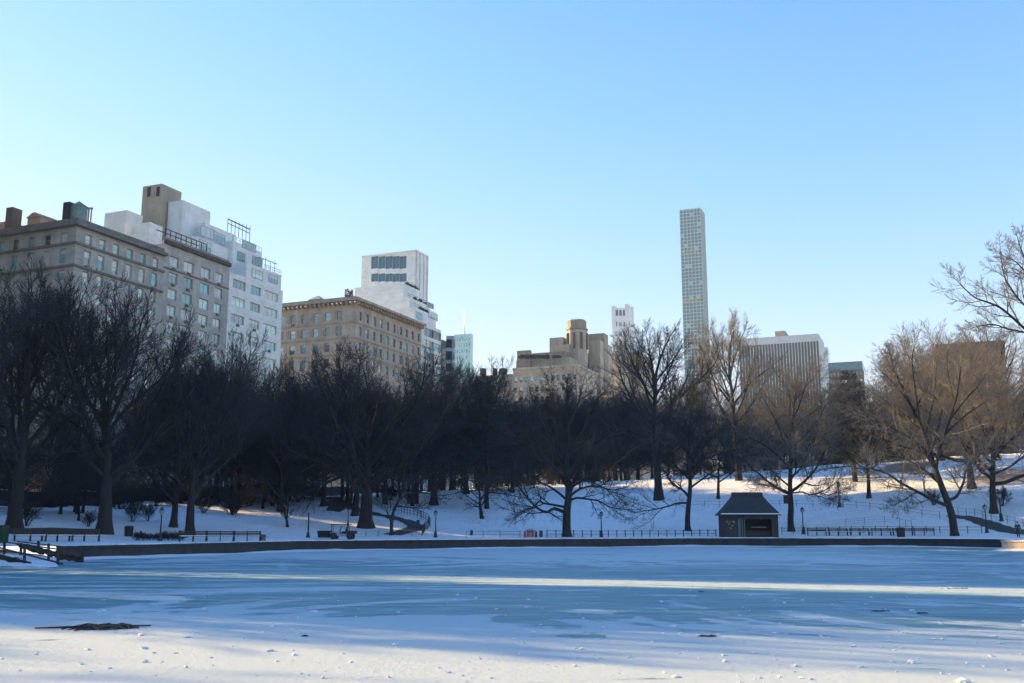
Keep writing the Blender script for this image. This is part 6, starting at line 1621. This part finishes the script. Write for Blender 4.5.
# ------------------------------------------------------------------ light, air, camera
SUN_EL, SUN_AZ = R(20.4), AV - math.pi / 2 + R(.3)          # azimuth clockwise from +Y: the sun stands at the left, along the side streets
w = bpy.data.worlds.new('World'); sc.world = w; w.use_nodes = True
N, L = w.node_tree.nodes, w.node_tree.links
sky = N.new('ShaderNodeTexSky'); sky.sky_type = 'NISHITA'; sky.sun_disc = False
sky.sun_elevation = SUN_EL; sky.sun_rotation = SUN_AZ
sky.altitude = 0; sky.air_density = 1.0; sky.dust_density = 0.0; sky.ozone_density = 2.5
# the sky's brightness rolls off towards the sun as it does in the photograph
sp = N.new('ShaderNodeSeparateColor'); cb = N.new('ShaderNodeCombineColor'); L.new(sky.outputs['Color'], sp.inputs[0])
EXPO = .373
for ch, k_, p_ in ((0, 1.15, 1.85), (1, .91, 1.3), (2, 1.42, 1.1)):
    x = sp.outputs[ch]
    for op, v in (('MULTIPLY', EXPO), ('POWER', p_), ('MULTIPLY', -k_), ('EXPONENT', None), ('SUBTRACT', None), ('DIVIDE', EXPO)):
        q = N.new('ShaderNodeMath'); q.operation = op
        if op == 'SUBTRACT': q.inputs[0].default_value = 1.0; L.new(x, q.inputs[1])
        else:
            L.new(x, q.inputs[0])
            if v is not None: q.inputs[1].default_value = v
        x = q.outputs[0]
    L.new(x, cb.inputs[ch])
L.new(cb.outputs[0], N['Background'].inputs['Color']); N['Background'].inputs['Strength'].default_value = .10
sd = Vector((math.sin(SUN_AZ) * math.cos(SUN_EL), math.cos(SUN_AZ) * math.cos(SUN_EL), math.sin(SUN_EL)))
sl_ = bpy.data.lights.new('sun', 'SUN'); sl_.energy = 2.8; sl_.angle = R(.5); sl_.color = (1, .67, .26)
so = bpy.data.objects.new('sun', sl_); C.objects.link(so); so.rotation_euler = (-sd).to_track_quat('-Z', 'Y').to_euler(); so.location = sd * 300
HAZE = .00013
if HAZE:
    hm = bpy.data.materials.new('haze'); hm.use_nodes = True; n_ = hm.node_tree.nodes; n_.clear()
    om = n_.new('ShaderNodeOutputMaterial'); pv = n_.new('ShaderNodeVolumePrincipled'); pv.inputs['Density'].default_value = HAZE; pv.inputs['Color'].default_value = (.62, .82, 1, 1); pv.inputs['Anisotropy'].default_value = 0
    hm.node_tree.links.new(pv.outputs[0], om.inputs['Volume'])
    m = MB(); m.box(-5600, 5600, -5600, 5600, -6, 470); tag(m.build('haze', hm), kind='stuff')
cd = bpy.data.cameras.new('camera'); cam = bpy.data.objects.new('camera', cd); C.objects.link(cam)
cd.sensor_width = 36; cd.lens = 36 * F / 1024; cd.clip_start = .1; cd.clip_end = 12000
cam.location = (0, 0, H); cam.rotation_euler = (math.pi / 2 + PT, 0, 0)
sc.camera = cam
sc.view_settings.view_transform = 'Standard'; sc.view_settings.look = 'None'; sc.view_settings.gamma = 1; sc.view_settings.exposure = 2.4; sc.view_settings.use_curve_mapping = False
cy = sc.cycles
cy.max_bounces = 6; cy.diffuse_bounces = 4; cy.glossy_bounces = 2; cy.transmission_bounces = 1; cy.volume_bounces = 0; cy.transparent_max_bounces = 4
cy.use_adaptive_sampling = True; cy.adaptive_threshold = .015; cy.use_denoising = True; cy.denoising_prefilter = 'ACCURATE'; cy.caustics_reflective = False; cy.caustics_refractive = False
try: cy.denoiser = 'OPENIMAGEDENOISE'
except Exception: pass
